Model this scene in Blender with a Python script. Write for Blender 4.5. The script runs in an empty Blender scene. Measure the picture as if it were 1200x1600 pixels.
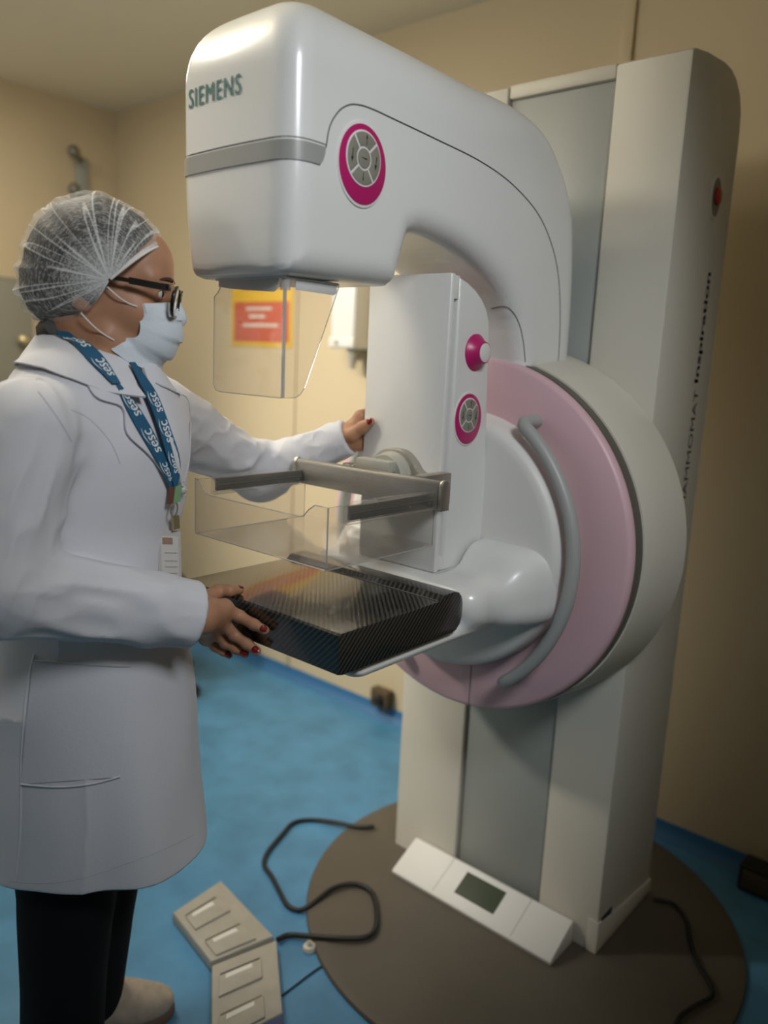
import bpy, bmesh, math, random
import numpy as np
from mathutils import Vector, Matrix

SC = bpy.context.scene
COL = SC.collection
R = math.radians

# ------------------------------------------------------------------ camera
FPX = 1237.04                                   # focal length in pixels of a 1200x1600 frame
YAW, TILT, ROLL = R(40.228), R(10.837), R(2.7066)
CAM = np.array([0.0, 0.0, 1.35])
_f = np.array([-math.sin(YAW) * math.cos(TILT), math.cos(YAW) * math.cos(TILT), -math.sin(TILT)])
_r = np.array([math.cos(YAW), math.sin(YAW), 0.0])
_u = np.cross(_r, _f)
CR = _r * math.cos(ROLL) + _u * math.sin(ROLL)
CU = -_r * math.sin(ROLL) + _u * math.cos(ROLL)
cam_d = bpy.data.cameras.new('camera')
cam = bpy.data.objects.new('camera', cam_d)
COL.objects.link(cam)
cam_d.sensor_fit = 'VERTICAL'
cam_d.sensor_height = 36.0
cam_d.sensor_width = 27.0
cam_d.lens = FPX / 1600 * 36.0
cam_d.clip_start = 0.02
M = Matrix(((CR[0], CU[0], -_f[0], CAM[0]), (CR[1], CU[1], -_f[1], CAM[1]), (CR[2], CU[2], -_f[2], CAM[2]), (0, 0, 0, 1)))
cam.matrix_world = M
cam_d.dof.use_dof = True
cam_d.dof.focus_distance = 1.30
cam_d.dof.aperture_fstop = 1.8
SC.camera = cam

# ------------------------------------------------------------------ light
SC.view_settings.view_transform = 'Standard'
SC.view_settings.look = 'None'
SC.view_settings.gamma = 1.0
SC.view_settings.use_curve_mapping = False
SC.view_settings.exposure = 0.2
SC.cycles.transparent_max_bounces = 32
W = bpy.data.worlds.new('world')
SC.world = W
W.use_nodes = True
W.node_tree.nodes['Background'].inputs[0].default_value = (0.85, 0.93, 1.0, 1)
W.node_tree.nodes['Background'].inputs[1].default_value = 0.03

def area(name, loc, target, size, power, color, size_y=None):
    d = bpy.data.lights.new(name, 'AREA')
    d.energy = power; d.color = color; d.size = size
    d.shape = 'RECTANGLE'; d.size_y = size_y or size
    o = bpy.data.objects.new(name, d); COL.objects.link(o)
    o.location = loc
    o.rotation_euler = (Vector(target) - Vector(loc)).to_track_quat('-Z', 'Y').to_euler()
    return o

def spot(name, loc, target, power, color, angle, blend, radius):
    d = bpy.data.lights.new(name, 'SPOT')
    d.energy = power; d.color = color; d.spot_size = R(angle); d.spot_blend = blend; d.shadow_soft_size = radius
    o = bpy.data.objects.new(name, d); COL.objects.link(o)
    o.location = loc
    o.rotation_euler = (Vector(target) - Vector(loc)).to_track_quat('-Z', 'Y').to_euler()
    return o

def point(name, loc, power, color, radius):
    d = bpy.data.lights.new(name, 'POINT')
    d.energy = power; d.color = color; d.shadow_soft_size = radius
    o = bpy.data.objects.new(name, d); COL.objects.link(o)
    o.location = loc
    return o

area('ceiling_lamp_light', (-2.55, 1.0, 2.40), (-2.55, 1.0, 0), 1.2, 15, (1.0, 0.93, 0.80), 0.3)
point('upper_fill_light', (-1.62, 0.45, 2.27), 17, (1.0, 0.92, 0.78), 0.12)  # added point light to brighten ceiling and upper walls; no pendant is known
spot('wall_fill_spot', (-2.55, -0.1, 2.3), (-1.75, 2.0, 0.95), 185, (1.0, 0.92, 0.78), 58, 0.9, 0.12)  # added spot that makes the bright patch on the back wall
area('left_fill_light', (-3.4, -0.9, 1.55), (-1.2, 0.7, 1.0), 1.6, 10, (1.0, 0.95, 0.86), 1.8)  # added fill from the left for the coat's back; no window is known
spot('front_fill_spot', (0.50, 0.3, 2.25), (-0.90, 1.09, 1.20), 61, (0.92, 0.96, 1.0), 55, 0.7, 0.22)  # added fill, unseen; cone narrowed to keep the right wall and floor dark

# ------------------------------------------------------------------ helpers
def ray(x, y):
    return _f + CR * (x - 600) / FPX + CU * (800 - y) / FPX

def at(x, y, ax, val):
    """the point of the plane <axis ax> = val that pixel (x, y) of the photograph shows"""
    d = ray(x, y)
    return CAM + d * (val - CAM[ax]) / d[ax]

def atd(x, y, d):
    return CAM + ray(x, y) * d

def proj(p):
    d = np.asarray(p, float) - CAM
    z = d @ _f
    return np.array([600 + FPX * (d @ CR) / z, 800 - FPX * (d @ CU) / z])

LOC = {}

def props(o, label=None, cat=None, group=None, kind=None):
    if label: o['label'] = label
    if cat: o['category'] = cat
    if group: o['group'] = group
    if kind: o['kind'] = kind
    return o

def empty(name, loc, label, cat, group=None):
    o = bpy.data.objects.new(name, None)
    COL.objects.link(o)
    o.location = loc
    o.empty_display_size = 0.05
    LOC[o.name] = np.array(loc, float)
    return props(o, label, cat, group)

def link(name, me, mat, parent=None, origin=None):
    o = bpy.data.objects.new(name, me)
    COL.objects.link(o)
    if mat is not None:
        for m in (mat if isinstance(mat, (list, tuple)) else [mat]):
            me.materials.append(m)
    if parent is not None:
        o.parent = parent
        LOC[o.name] = LOC[parent.name]
    else:
        LOC[o.name] = np.array(origin if origin is not None else (0, 0, 0), float)
        o.location = LOC[o.name]
    off = LOC[o.name]
    n = len(me.vertices)
    if n and np.abs(off).max() > 0:
        co = np.empty(n * 3, np.float32)
        me.vertices.foreach_get('co', co)
        co = (co.reshape(-1, 3) - off).astype(np.float32)
        me.vertices.foreach_set('co', co.ravel())
        me.update()
    return o

def mesh_from(name, v, f, normals=None, smooth=True, angle=None):
    me = bpy.data.meshes.new(name)
    v = np.asarray(v, float)
    me.from_pydata(v.tolist(), [], [list(map(int, q)) for q in f])
    me.update()
    if smooth:
        me.polygons.foreach_set('use_smooth', [True] * len(me.polygons))
        if angle is not None:
            me.set_sharp_from_angle(angle=R(angle))
    if normals is not None:
        me.normals_split_custom_set_from_vertices([tuple(map(float, n)) for n in normals])
    return me

class MB:
    """collects shapes of one part in a bmesh"""
    def __init__(s):
        s.bm = bmesh.new()
    def _take(s, t, mtx):
        if mtx is not None:
            bmesh.ops.transform(t, matrix=mtx, verts=t.verts)
        me = bpy.data.meshes.new('t'); t.to_mesh(me); t.free()
        s.bm.from_mesh(me); bpy.data.meshes.remove(me)
        return s
    def box(s, lo, hi, bevel=0.0, seg=2, mtx=None):
        t = bmesh.new()
        lo = np.array(lo, float); hi = np.array(hi, float)
        bmesh.ops.create_cube(t, size=1.0)
        for v in t.verts:
            v.co = Vector((lo + hi) / 2 + np.array(v.co) * (hi - lo))
        if bevel > 0:
            bmesh.ops.bevel(t, geom=t.edges[:], offset=bevel, segments=seg, profile=0.5, affect='EDGES')
        return s._take(t, mtx)
    def prism(s, poly, axis, a, b, bevel=0.0, seg=2, mtx=None):
        """polygon of the plane across axis (0: y,z  1: x,z  2: x,y) pushed from a to b"""
        t = bmesh.new()
        def pt(q, w):
            return {0: (w, q[0], q[1]), 1: (q[0], w, q[1]), 2: (q[0], q[1], w)}[axis]
        va = [t.verts.new(pt(q, a)) for q in poly]
        vb = [t.verts.new(pt(q, b)) for q in poly]
        n = len(poly)
        f1 = t.faces.new(va); f2 = t.faces.new(vb[::-1])
        for i in range(n):
            t.faces.new((va[i], vb[i], vb[(i + 1) % n], va[(i + 1) % n]))
        bmesh.ops.recalc_face_normals(t, faces=t.faces)
        if bevel > 0:
            ed = list(set(f1.edges) | set(f2.edges))
            bmesh.ops.bevel(t, geom=ed, offset=bevel, segments=seg, profile=0.5, affect='EDGES')
        return s._take(t, mtx)
    def lathe(s, prof, center, axis='z', n=48, mtx=None):
        """prof: list of (radius, height) turned about an axis through center"""
        t = bmesh.new()
        rings = []
        for (r, h) in prof:
            ring = []
            for i in range(n):
                a = 2 * math.pi * i / n
                c_, s_ = r * math.cos(a), r * math.sin(a)
                p = {'z': (c_, s_, h), 'y': (c_, h, s_), 'x': (h, c_, s_)}[axis]
                ring.append(t.verts.new(Vector(p) + Vector(center)))
            rings.append(ring)
        for k in range(len(rings) - 1):
            for i in range(n):
                t.faces.new((rings[k][i], rings[k][(i + 1) % n], rings[k + 1][(i + 1) % n], rings[k + 1][i]))
        if prof[0][0] > 1e-6: t.faces.new(rings[0][::-1])
        if prof[-1][0] > 1e-6: t.faces.new(rings[-1])
        bmesh.ops.remove_doubles(t, verts=t.verts, dist=1e-6)
        bmesh.ops.recalc_face_normals(t, faces=t.faces)
        return s._take(t, mtx)
    def tube(s, pts, r, n=10, closed=False, cap=True):
        t = bmesh.new()
        pts = [np.array(p, float) for p in pts]
        m = len(pts)
        rr = r if hasattr(r, '__len__') else [r] * m
        rings = []
        prev = None
        for i in range(m):
            if closed:
                d = pts[(i + 1) % m] - pts[i - 1]
            else:
                d = pts[min(i + 1, m - 1)] - pts[max(i - 1, 0)]
            d = d / (np.linalg.norm(d) + 1e-12)
            if prev is None:
                a = np.array([0, 0, 1.0]) if abs(d[2]) < 0.9 else np.array([1.0, 0, 0])
            else:
                a = prev
            x = a - d * (a @ d); x /= np.linalg.norm(x) + 1e-12
            prev = x
            y = np.cross(d, x)
            rings.append([t.verts.new(pts[i] + rr[i] * (x * math.cos(2 * math.pi * k / n) + y * math.sin(2 * math.pi * k / n))) for k in range(n)])
        rng = range(m) if closed else range(m - 1)
        for i in rng:
            A, B = rings[i], rings[(i + 1) % m]
            for k in range(n):
                t.faces.new((A[k], A[(k + 1) % n], B[(k + 1) % n], B[k]))
        if cap and not closed:
            t.faces.new(rings[0][::-1]); t.faces.new(rings[-1])
        bmesh.ops.recalc_face_normals(t, faces=t.faces)
        return s._take(t, None)
    def sphere(s, c, r, seg=16, mtx=None):
        t = bmesh.new()
        bmesh.ops.create_uvsphere(t, u_segments=seg, v_segments=max(6, seg // 2), radius=1.0)
        rr = np.array(r if hasattr(r, '__len__') else (r, r, r), float)
        for v in t.verts:
            v.co = Vector(np.array(c) + np.array(v.co) * rr)
        return s._take(t, mtx)
    def raw(s, v, f):
        t = bmesh.new()
        vs = [t.verts.new(p) for p in v]
        for q in f:
            try: t.faces.new([vs[i] for i in q])
            except ValueError: pass
        return s._take(t, None)
    def build(s, name, mat, parent=None, origin=None, angle=38):
        me = bpy.data.meshes.new(name)
        s.bm.to_mesh(me); s.bm.free()
        me.polygons.foreach_set('use_smooth', [True] * len(me.polygons))
        me.set_sharp_from_angle(angle=R(angle))
        return link(name, me, mat, parent, origin)

def smooth_path(pts, n=8, closed=False):
    """Catmull-Rom through the points"""
    P = [np.array(p, float) for p in pts]
    out = []
    m = len(P)
    rng = range(m if closed else m - 1)
    for i in rng:
        if closed:
            p0, p1, p2, p3 = P[i - 1], P[i], P[(i + 1) % m], P[(i + 2) % m]
        else:
            p0, p1, p2, p3 = P[max(i - 1, 0)], P[i], P[i + 1], P[min(i + 2, m - 1)]
        for k in range(n):
            t = k / n
            out.append(0.5 * ((2 * p1) + (-p0 + p2) * t + (2 * p0 - 5 * p1 + 4 * p2 - p3) * t * t + (-p0 + 3 * p1 - 3 * p2 + p3) * t ** 3))
    if not closed: out.append(P[-1])
    return out

def resample(pl, n):
    P = np.array(pl, float)
    d = np.r_[0, np.cumsum(np.linalg.norm(np.diff(P, axis=0), axis=1))]
    t = np.linspace(0, d[-1], n)
    return np.stack([np.interp(t, d, P[:, k]) for k in range(P.shape[1])], 1)

def sheet(grid, thick, normals):
    """a grid of points (n, m, 3) given thickness along its normals: closed solid"""
    n, m = grid.shape[:2]
    top = grid.reshape(-1, 3)
    bot = (grid - normals * thick).reshape(-1, 3)
    v = np.r_[top, bot]
    N = n * m
    f = []
    for i in range(n - 1):
        for j in range(m - 1):
            a, b, c, d = i * m + j, i * m + j + 1, (i + 1) * m + j + 1, (i + 1) * m + j
            f.append((a, b, c, d)); f.append((N + d, N + c, N + b, N + a))
    for i in range(n - 1):
        a, d = i * m, (i + 1) * m
        f.append((a, d, N + d, N + a))
        a, d = i * m + m - 1, (i + 1) * m + m - 1
        f.append((d, a, N + a, N + d))
    for j in range(m - 1):
        a, b = j, j + 1
        f.append((b, a, N + a, N + b))
        a, b = (n - 1) * m + j, (n - 1) * m + j + 1
        f.append((a, b, N + b, N + a))
    return v, f

def grid_normals(g):
    du = np.gradient(g, axis=0); dv = np.gradient(g, axis=1)
    n = np.cross(du, dv)
    return n / (np.linalg.norm(n, axis=2, keepdims=True) + 1e-12)

# ------------------------------------------------------------------ signed distance shapes
def smin(a, b, k):
    h = np.maximum(k - np.abs(a - b), 0.0) / k
    return np.minimum(a, b) - h * h * k * 0.25

def smax(a, b, k):
    h = np.maximum(k - np.abs(a - b), 0.0) / k
    return np.maximum(a, b) + h * h * k * 0.25

class Cap:
    def __init__(s, a, b, ra, rb, k=0.01):
        s.a = np.array(a, float); s.b = np.array(b, float); s.ra, s.rb, s.k = ra, rb, k
        s.c = (s.a + s.b) / 2; s.R = np.linalg.norm(s.b - s.a) / 2 + max(ra, rb)
        s.ab = s.b - s.a; s.L = max(s.ab @ s.ab, 1e-9)
    def __call__(s, p):
        q = p - s.a
        h = np.clip(q @ s.ab / s.L, 0, 1)
        return np.linalg.norm(q - h[:, None] * s.ab, axis=1) - (s.ra + (s.rb - s.ra) * h)

class Ell:
    def __init__(s, c, r, rot=None, k=0.01):
        s.c = np.array(c, float); s.r = np.array(r, float); s.rot = rot; s.k = k; s.R = s.r.max()
    def __call__(s, p):
        q = p - s.c
        if s.rot is not None: q = q @ s.rot          # rot columns = local axes in world
        k0 = np.linalg.norm(q / s.r, axis=1); k1 = np.linalg.norm(q / s.r ** 2, axis=1) + 1e-9
        return k0 * (k0 - 1.0) / k1

class Union:
    def __init__(s, prims): s.prims = prims
    def __call__(s, p):
        if len(p) > 3:
            c = (p.min(0) + p.max(0)) / 2; rad = np.linalg.norm(p.max(0) - p.min(0)) / 2
        else:
            c, rad = None, 0
        lb = [(-1 if c is None else np.linalg.norm(q.c - c) - q.R - rad) for q in s.prims]
        best = min(lb)
        d = None
        for q, l in zip(s.prims, lb):
            if l > max(best, 0) + 0.09 and c is not None and rad < 0.4: continue
            v = q(p)
            d = v if d is None else smin(d, v, q.k)
        return d

_EDG = [(0, 1), (2, 3), (4, 5), (6, 7), (0, 2), (1, 3), (4, 6), (5, 7), (0, 4), (1, 5), (2, 6), (3, 7)]
_CRN = np.array([[0, 0, 0], [1, 0, 0], [0, 1, 0], [1, 1, 0], [0, 0, 1], [1, 0, 1], [0, 1, 1], [1, 1, 1]])

def sdf_normals(f, p, e=0.0008):
    out = np.empty_like(p)
    T = np.array([[1, -1, -1], [-1, -1, 1], [-1, 1, -1], [1, 1, 1]], float)
    for i in range(0, len(p), 1500):
        q = p[i:i + 1500]
        g = sum(t * f(q + t * e)[:, None] for t in T)
        out[i:i + 1500] = g / (np.linalg.norm(g, axis=1, keepdims=True) + 1e-12)
    return out

def sdf_mesh(f, lo, hi, h, slack=1.7, newton=True):
    """surface nets of f = 0; returns verts, quads, normals"""
    B = 8
    lo = np.array(lo, float); hi = np.array(hi, float)
    nb = np.ceil((hi - lo) / (h * B)).astype(int)
    bi = np.stack(np.meshgrid(*[np.arange(n) for n in nb], indexing='ij'), -1).reshape(-1, 3)
    key = bi // 3
    order = np.lexsort((bi[:, 2], bi[:, 1], bi[:, 0], key[:, 2], key[:, 1], key[:, 0]))
    bi = bi[order]
    cen = lo + (bi + 0.5) * h * B
    d = np.concatenate([f(cen[i:i + 27]) for i in range(0, len(cen), 27)])
    bi = bi[np.abs(d) < h * B * 0.87 * slack + 0.002]
    NY, NZ = nb[1] * B + 2, nb[2] * B + 2
    loc = np.stack(np.meshgrid(*[np.arange(B + 1)] * 3, indexing='ij'), -1)
    keys, pos, sgn = [], [], []
    for i in range(0, len(bi), 12):
        blk = bi[i:i + 12]
        gi = blk[:, None, None, None, :] * B + loc[None]
        v = f((lo + gi * h).reshape(-1, 3)).reshape(len(blk), B + 1, B + 1, B + 1)
        cs = np.stack([v[:, c[0]:B + c[0], c[1]:B + c[1], c[2]:B + c[2]] for c in _CRN], -1)
        ins = cs < 0
        n_in = ins.sum(-1)
        mx = (n_in > 0) & (n_in < 8)
        if not mx.any(): continue
        idx = np.argwhere(mx)
        c8 = cs[mx]; s8 = ins[mx]
        acc = np.zeros((len(idx), 3)); cnt = np.zeros(len(idx))
        for a, b in _EDG:
            m = s8[:, a] != s8[:, b]
            t = np.where(m, c8[:, a] / np.where(m, c8[:, a] - c8[:, b], 1), 0)
            acc += m[:, None] * (_CRN[a] + t[:, None] * (_CRN[b] - _CRN[a])); cnt += m
        cell = blk[idx[:, 0]] * B + idx[:, 1:]
        pos.append(lo + (cell + acc / cnt[:, None]) * h)
        keys.append((cell[:, 0] * NY + cell[:, 1]) * NZ + cell[:, 2])
        sgn.append(s8[:, [0, 1, 2, 4]])
    keys = np.concatenate(keys); pos = np.concatenate(pos); sgn = np.concatenate(sgn)
    o = np.argsort(keys, kind='stable'); sk = keys[o]
    def find(k):
        j = np.clip(np.searchsorted(sk, k), 0, len(sk) - 1)
        return np.where(sk[j] == k, o[j], -1)
    quads = []
    st = (NY * NZ, NZ, 1)
    for ax in range(3):
        e1, e2 = st[(ax + 1) % 3], st[(ax + 2) % 3]
        m = np.nonzero(sgn[:, 0] != sgn[:, 1 + ax])[0]
        k = keys[m]
        q = np.stack([m, find(k - e1), find(k - e1 - e2), find(k - e2)], 1)
        ok = (q >= 0).all(1)
        q = q[ok]; fl = sgn[m[ok], 0]
        q[~fl] = q[~fl][:, ::-1]
        quads.append(q)
    quads = np.concatenate(quads)
    nrm = sdf_normals(f, pos)
    if newton:
        dv = np.concatenate([f(pos[i:i + 1500]) for i in range(0, len(pos), 1500)])
        pos = pos - nrm * np.clip(dv, -h, h)[:, None]
    return pos, quads, nrm

def sdf_obj(name, f, lo, hi, h, mat, parent=None, origin=None, slack=1.7):
    v, q, n = sdf_mesh(f, lo, hi, h, slack)
    me = mesh_from(name, v, q, normals=n)
    return link(name, me, mat, parent, origin)

def march(f, O, D, t0=0.0, tmax=3.0):
    """first hit of rays on f; a ray that misses gives its closest approach"""
    D = D / np.linalg.norm(D, axis=1, keepdims=True)
    t = np.full(len(O), t0, float)
    bt = t.copy(); bd = np.full(len(O), 1e9)
    for _ in range(90):
        d = f(O + D * t[:, None])
        m = np.abs(d) < bd
        bd = np.where(m, np.abs(d), bd); bt = np.where(m, t, bt)
        t = np.minimum(t + d * 0.7, tmax)
    p = O + D * bt[:, None]
    n = sdf_normals(f, p)
    return p - n * np.clip(f(p), 0, .05)[:, None] * 0.0, n

def patch_px(f, left, right, n, m, off, t0=0.5):
    """grid on the surface f between two pixel polylines (left to right edge), lifted by off"""
    L = resample(left, n); Rr = resample(right, n)
    s = np.linspace(0, 1, m)
    px = L[:, None, :] * (1 - s)[None, :, None] + Rr[:, None, :] * s[None, :, None]
    D = np.array([ray(*q) for q in px.reshape(-1, 2)])
    p, nn = march(f, np.repeat(CAM[None], len(D), 0), D, t0)
    g = (p + nn * off).reshape(n, m, 3); nn = nn.reshape(n, m, 3)
    return g, nn

def blur_grid(g, it=2):
    for _ in range(it):
        h = g.copy()
        h[1:-1] = (g[:-2] + 2 * g[1:-1] + g[2:]) / 4
        g = h.copy()
        g[:, 1:-1] = (h[:, :-2] + 2 * h[:, 1:-1] + h[:, 2:]) / 4
    return g

def sheet_obj(name, g, nn, thick, mat, parent):
    v, f = sheet(g, thick, nn)
    me = mesh_from(name, v, f, angle=50)
    bm = bmesh.new(); bm.from_mesh(me); bmesh.ops.recalc_face_normals(bm, faces=bm.faces); bm.to_mesh(me); bm.free()
    return link(name, me, mat, parent)

# value noise for folds
_rs = np.random.RandomState(7)
_LAT = _rs.rand(32, 32, 32)
def vnoise(p):
    i = np.floor(p).astype(int); f = p - i
    f = f * f * (3 - 2 * f)
    i0 = i % 32; i1 = (i + 1) % 32
    r = 0
    for dx in (0, 1):
        for dy in (0, 1):
            for dz in (0, 1):
                w = (f[:, 0] if dx else 1 - f[:, 0]) * (f[:, 1] if dy else 1 - f[:, 1]) * (f[:, 2] if dz else 1 - f[:, 2])
                r = r + w * _LAT[(i1 if dx else i0)[:, 0], (i1 if dy else i0)[:, 1], (i1 if dz else i0)[:, 2]]
    return r * 2 - 1

# ------------------------------------------------------------------ materials
def mat(name, col, rough=0.5, metal=0.0, spec=0.5, coat=0.0, sub=0.0, noise=None, bump=None, emit=None):
    m = bpy.data.materials.new(name)
    m.use_nodes = True
    nt = m.node_tree
    b = nt.nodes['Principled BSDF']
    b.inputs['Base Color'].default_value = (*col, 1)
    b.inputs['Roughness'].default_value = rough
    b.inputs['Metallic'].default_value = metal
    b.inputs['Specular IOR Level'].default_value = spec
    b.inputs['Coat Weight'].default_value = coat
    b.inputs['Coat Roughness'].default_value = 0.08
    if sub:
        b.inputs['Subsurface Weight'].default_value = sub
        b.inputs['Subsurface Radius'].default_value = (0.012, 0.005, 0.003)
        b.inputs['Subsurface Scale'].default_value = 1.0
    if emit:
        b.inputs['Emission Color'].default_value = (*emit[0], 1)
        b.inputs['Emission Strength'].default_value = emit[1]
    if noise or bump:
        tc = nt.nodes.new('ShaderNodeTexCoord')
    if noise:                                    # (scale, amount, stretch)
        n = nt.nodes.new('ShaderNodeTexNoise'); n.inputs['Scale'].default_value = noise[0]
        n.inputs['Detail'].default_value = 5
        mp = nt.nodes.new('ShaderNodeMapping')
        mp.inputs['Scale'].default_value = noise[2] if len(noise) > 2 else (1, 1, 1)
        nt.links.new(tc.outputs['Object'], mp.inputs[0]); nt.links.new(mp.outputs[0], n.inputs['Vector'])
        r = nt.nodes.new('ShaderNodeValToRGB')
        a = noise[1]
        r.color_ramp.elements[0].position = 0.3; r.color_ramp.elements[1].position = 0.7
        r.color_ramp.elements[0].color = (*[max(0, c * (1 - a)) for c in col], 1)
        r.color_ramp.elements[1].color = (*[min(1, c * (1 + a)) for c in col], 1)
        nt.links.new(n.outputs[0], r.inputs[0]); nt.links.new(r.outputs[0], b.inputs['Base Color'])
    if bump:                                     # (scale, strength)
        n2 = nt.nodes.new('ShaderNodeTexNoise'); n2.inputs['Scale'].default_value = bump[0]; n2.inputs['Detail'].default_value = 3
        nt.links.new(tc.outputs['Object'], n2.inputs['Vector'])
        bp = nt.nodes.new('ShaderNodeBump'); bp.inputs['Strength'].default_value = bump[1]; bp.inputs['Distance'].default_value = 0.002
        nt.links.new(n2.outputs[0], bp.inputs['Height']); nt.links.new(bp.outputs[0], b.inputs['Normal'])
    return m

def clear_plastic(name, tint, gloss=0.9, haze=0.0):
    m = bpy.data.materials.new(name); m.use_nodes = True
    nt = m.node_tree; nt.nodes.clear()
    out = nt.nodes.new('ShaderNodeOutputMaterial')
    tr = nt.nodes.new('ShaderNodeBsdfTransparent'); tr.inputs[0].default_value = (*tint, 1)
    gl = nt.nodes.new('ShaderNodeBsdfGlossy'); gl.inputs['Roughness'].default_value = 0.06
    df = nt.nodes.new('ShaderNodeBsdfDiffuse'); df.inputs[0].default_value = (0.8, 0.8, 0.78, 1)
    lw = nt.nodes.new('ShaderNodeLayerWeight'); lw.inputs[0].default_value = 0.5
    pw_ = nt.nodes.new('ShaderNodeMath'); pw_.operation = 'POWER'; pw_.inputs[1].default_value = 4.0
    nt.links.new(lw.outputs['Facing'], pw_.inputs[0])
    mu = nt.nodes.new('ShaderNodeMath'); mu.operation = 'MULTIPLY_ADD'; mu.inputs[1].default_value = gloss * 0.6; mu.inputs[2].default_value = 0.035 * gloss
    nt.links.new(pw_.outputs[0], mu.inputs[0])
    mx0 = nt.nodes.new('ShaderNodeMixShader'); mx0.inputs[0].default_value = haze
    nt.links.new(tr.outputs[0], mx0.inputs[1]); nt.links.new(df.outputs[0], mx0.inputs[2])
    mx = nt.nodes.new('ShaderNodeMixShader')
    nt.links.new(mu.outputs[0], mx.inputs[0]); nt.links.new(mx0.outputs[0], mx.inputs[1]); nt.links.new(gl.outputs[0], mx.inputs[2])
    nt.links.new(mx.outputs[0], out.inputs[0])
    return m

def carbon(name):
    m = mat(name, (0.02, 0.02, 0.018), 0.22, spec=0.6, coat=0.6)
    nt = m.node_tree; b = nt.nodes['Principled BSDF']
    tc = nt.nodes.new('ShaderNodeTexCoord')
    sp = nt.nodes.new('ShaderNodeSeparateXYZ'); nt.links.new(tc.outputs['Object'], sp.inputs[0])
    def mth(op, a, bb):
        k = nt.nodes.new('ShaderNodeMath'); k.operation = op
        for i, x in enumerate((a, bb)):
            if isinstance(x, (int, float)): k.inputs[i].default_value = x
            else: nt.links.new(x, k.inputs[i])
        return k.outputs[0]
    s1 = mth('SUBTRACT', mth('ADD', sp.outputs[0], sp.outputs[1]), sp.outputs[2])
    w = mth('SINE', mth('MULTIPLY', s1, 2 * math.pi / 0.0105), 0.0)
    w2 = mth('MULTIPLY', mth('ADD', w, 1.0), 0.5)
    r = nt.nodes.new('ShaderNodeValToRGB')
    r.color_ramp.elements[0].position = 0.25; r.color_ramp.elements[1].position = 0.8
    r.color_ramp.elements[0].color = (0.006, 0.006, 0.006, 1); r.color_ramp.elements[1].color = (0.045, 0.043, 0.036, 1)
    nt.links.new(w2, r.inputs[0]); nt.links.new(r.outputs[0], b.inputs['Base Color'])
    bp = nt.nodes.new('ShaderNodeBump'); bp.inputs['Strength'].default_value = 0.25; bp.inputs['Distance'].default_value = 0.0006
    nt.links.new(w2, bp.inputs['Height']); nt.links.new(bp.outputs[0], b.inputs['Normal'])
    return m

def cap_fabric(name):
    """thin crinkled non-woven fabric: see-through between white creases (uv: u round the pleats, v pole to pole)"""
    m = bpy.data.materials.new(name); m.use_nodes = True
    nt = m.node_tree; nt.nodes.clear()
    out = nt.nodes.new('ShaderNodeOutputMaterial')
    uv = nt.nodes.new('ShaderNodeUVMap'); uv.uv_map = 'UVMap'
    def noise(sx, sy, det):
        mp = nt.nodes.new('ShaderNodeMapping'); mp.inputs['Scale'].default_value = (sx, sy, 1)
        nt.links.new(uv.outputs[0], mp.inputs[0])
        n = nt.nodes.new('ShaderNodeTexNoise'); n.inputs['Scale'].default_value = 1.0; n.inputs['Detail'].default_value = det
        nt.links.new(mp.outputs[0], n.inputs['Vector'])
        return n.outputs[0]
    def ramp(x, a, b, lo=0.0, hi=1.0):
        r = nt.nodes.new('ShaderNodeMapRange'); r.inputs[1].default_value = a; r.inputs[2].default_value = b
        r.inputs[3].default_value = lo; r.inputs[4].default_value = hi
        nt.links.new(x, r.inputs[0]); return r.outputs[0]
    def mth(op, a, b):
        k = nt.nodes.new('ShaderNodeMath'); k.operation = op
        for i, x in enumerate((a, b)):
            if isinstance(x, (int, float)): k.inputs[i].default_value = x
            else: nt.links.new(x, k.inputs[i])
        return k.outputs[0]
    pleat = ramp(mth('ABSOLUTE', mth('SUBTRACT', noise(15, 1.1, 1), 0.5), 0), 0.0, 0.032, 1.0, 0.0)   # long creases
    crink = ramp(mth('ABSOLUTE', mth('SUBTRACT', noise(20, 80, 2), 0.5), 0), 0.0, 0.07, 0.75, 0.0)     # fine cross crinkles
    at_ = nt.nodes.new('ShaderNodeAttribute'); at_.attribute_name = 'rim'
    fac = mth('MINIMUM', mth('ADD', mth('ADD', 0.08, mth('MULTIPLY', pleat, 0.66)), mth('ADD', mth('MULTIPLY', crink, 0.52), at_.outputs['Fac'])), 0.93)
    tr = nt.nodes.new('ShaderNodeBsdfTransparent')
    df = nt.nodes.new('ShaderNodeBsdfDiffuse'); df.inputs[0].default_value = (0.86, 0.86, 0.85, 1)
    tl = nt.nodes.new('ShaderNodeBsdfTranslucent'); tl.inputs[0].default_value = (0.8, 0.8, 0.8, 1)
    mx0 = nt.nodes.new('ShaderNodeMixShader'); mx0.inputs[0].default_value = 0.25
    nt.links.new(df.outputs[0], mx0.inputs[1]); nt.links.new(tl.outputs[0], mx0.inputs[2])
    mx = nt.nodes.new('ShaderNodeMixShader')
    nt.links.new(fac, mx.inputs[0]); nt.links.new(tr.outputs[0], mx.inputs[1]); nt.links.new(mx0.outputs[0], mx.inputs[2])
    nt.links.new(mx.outputs[0], out.inputs[0])
    return m

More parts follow.
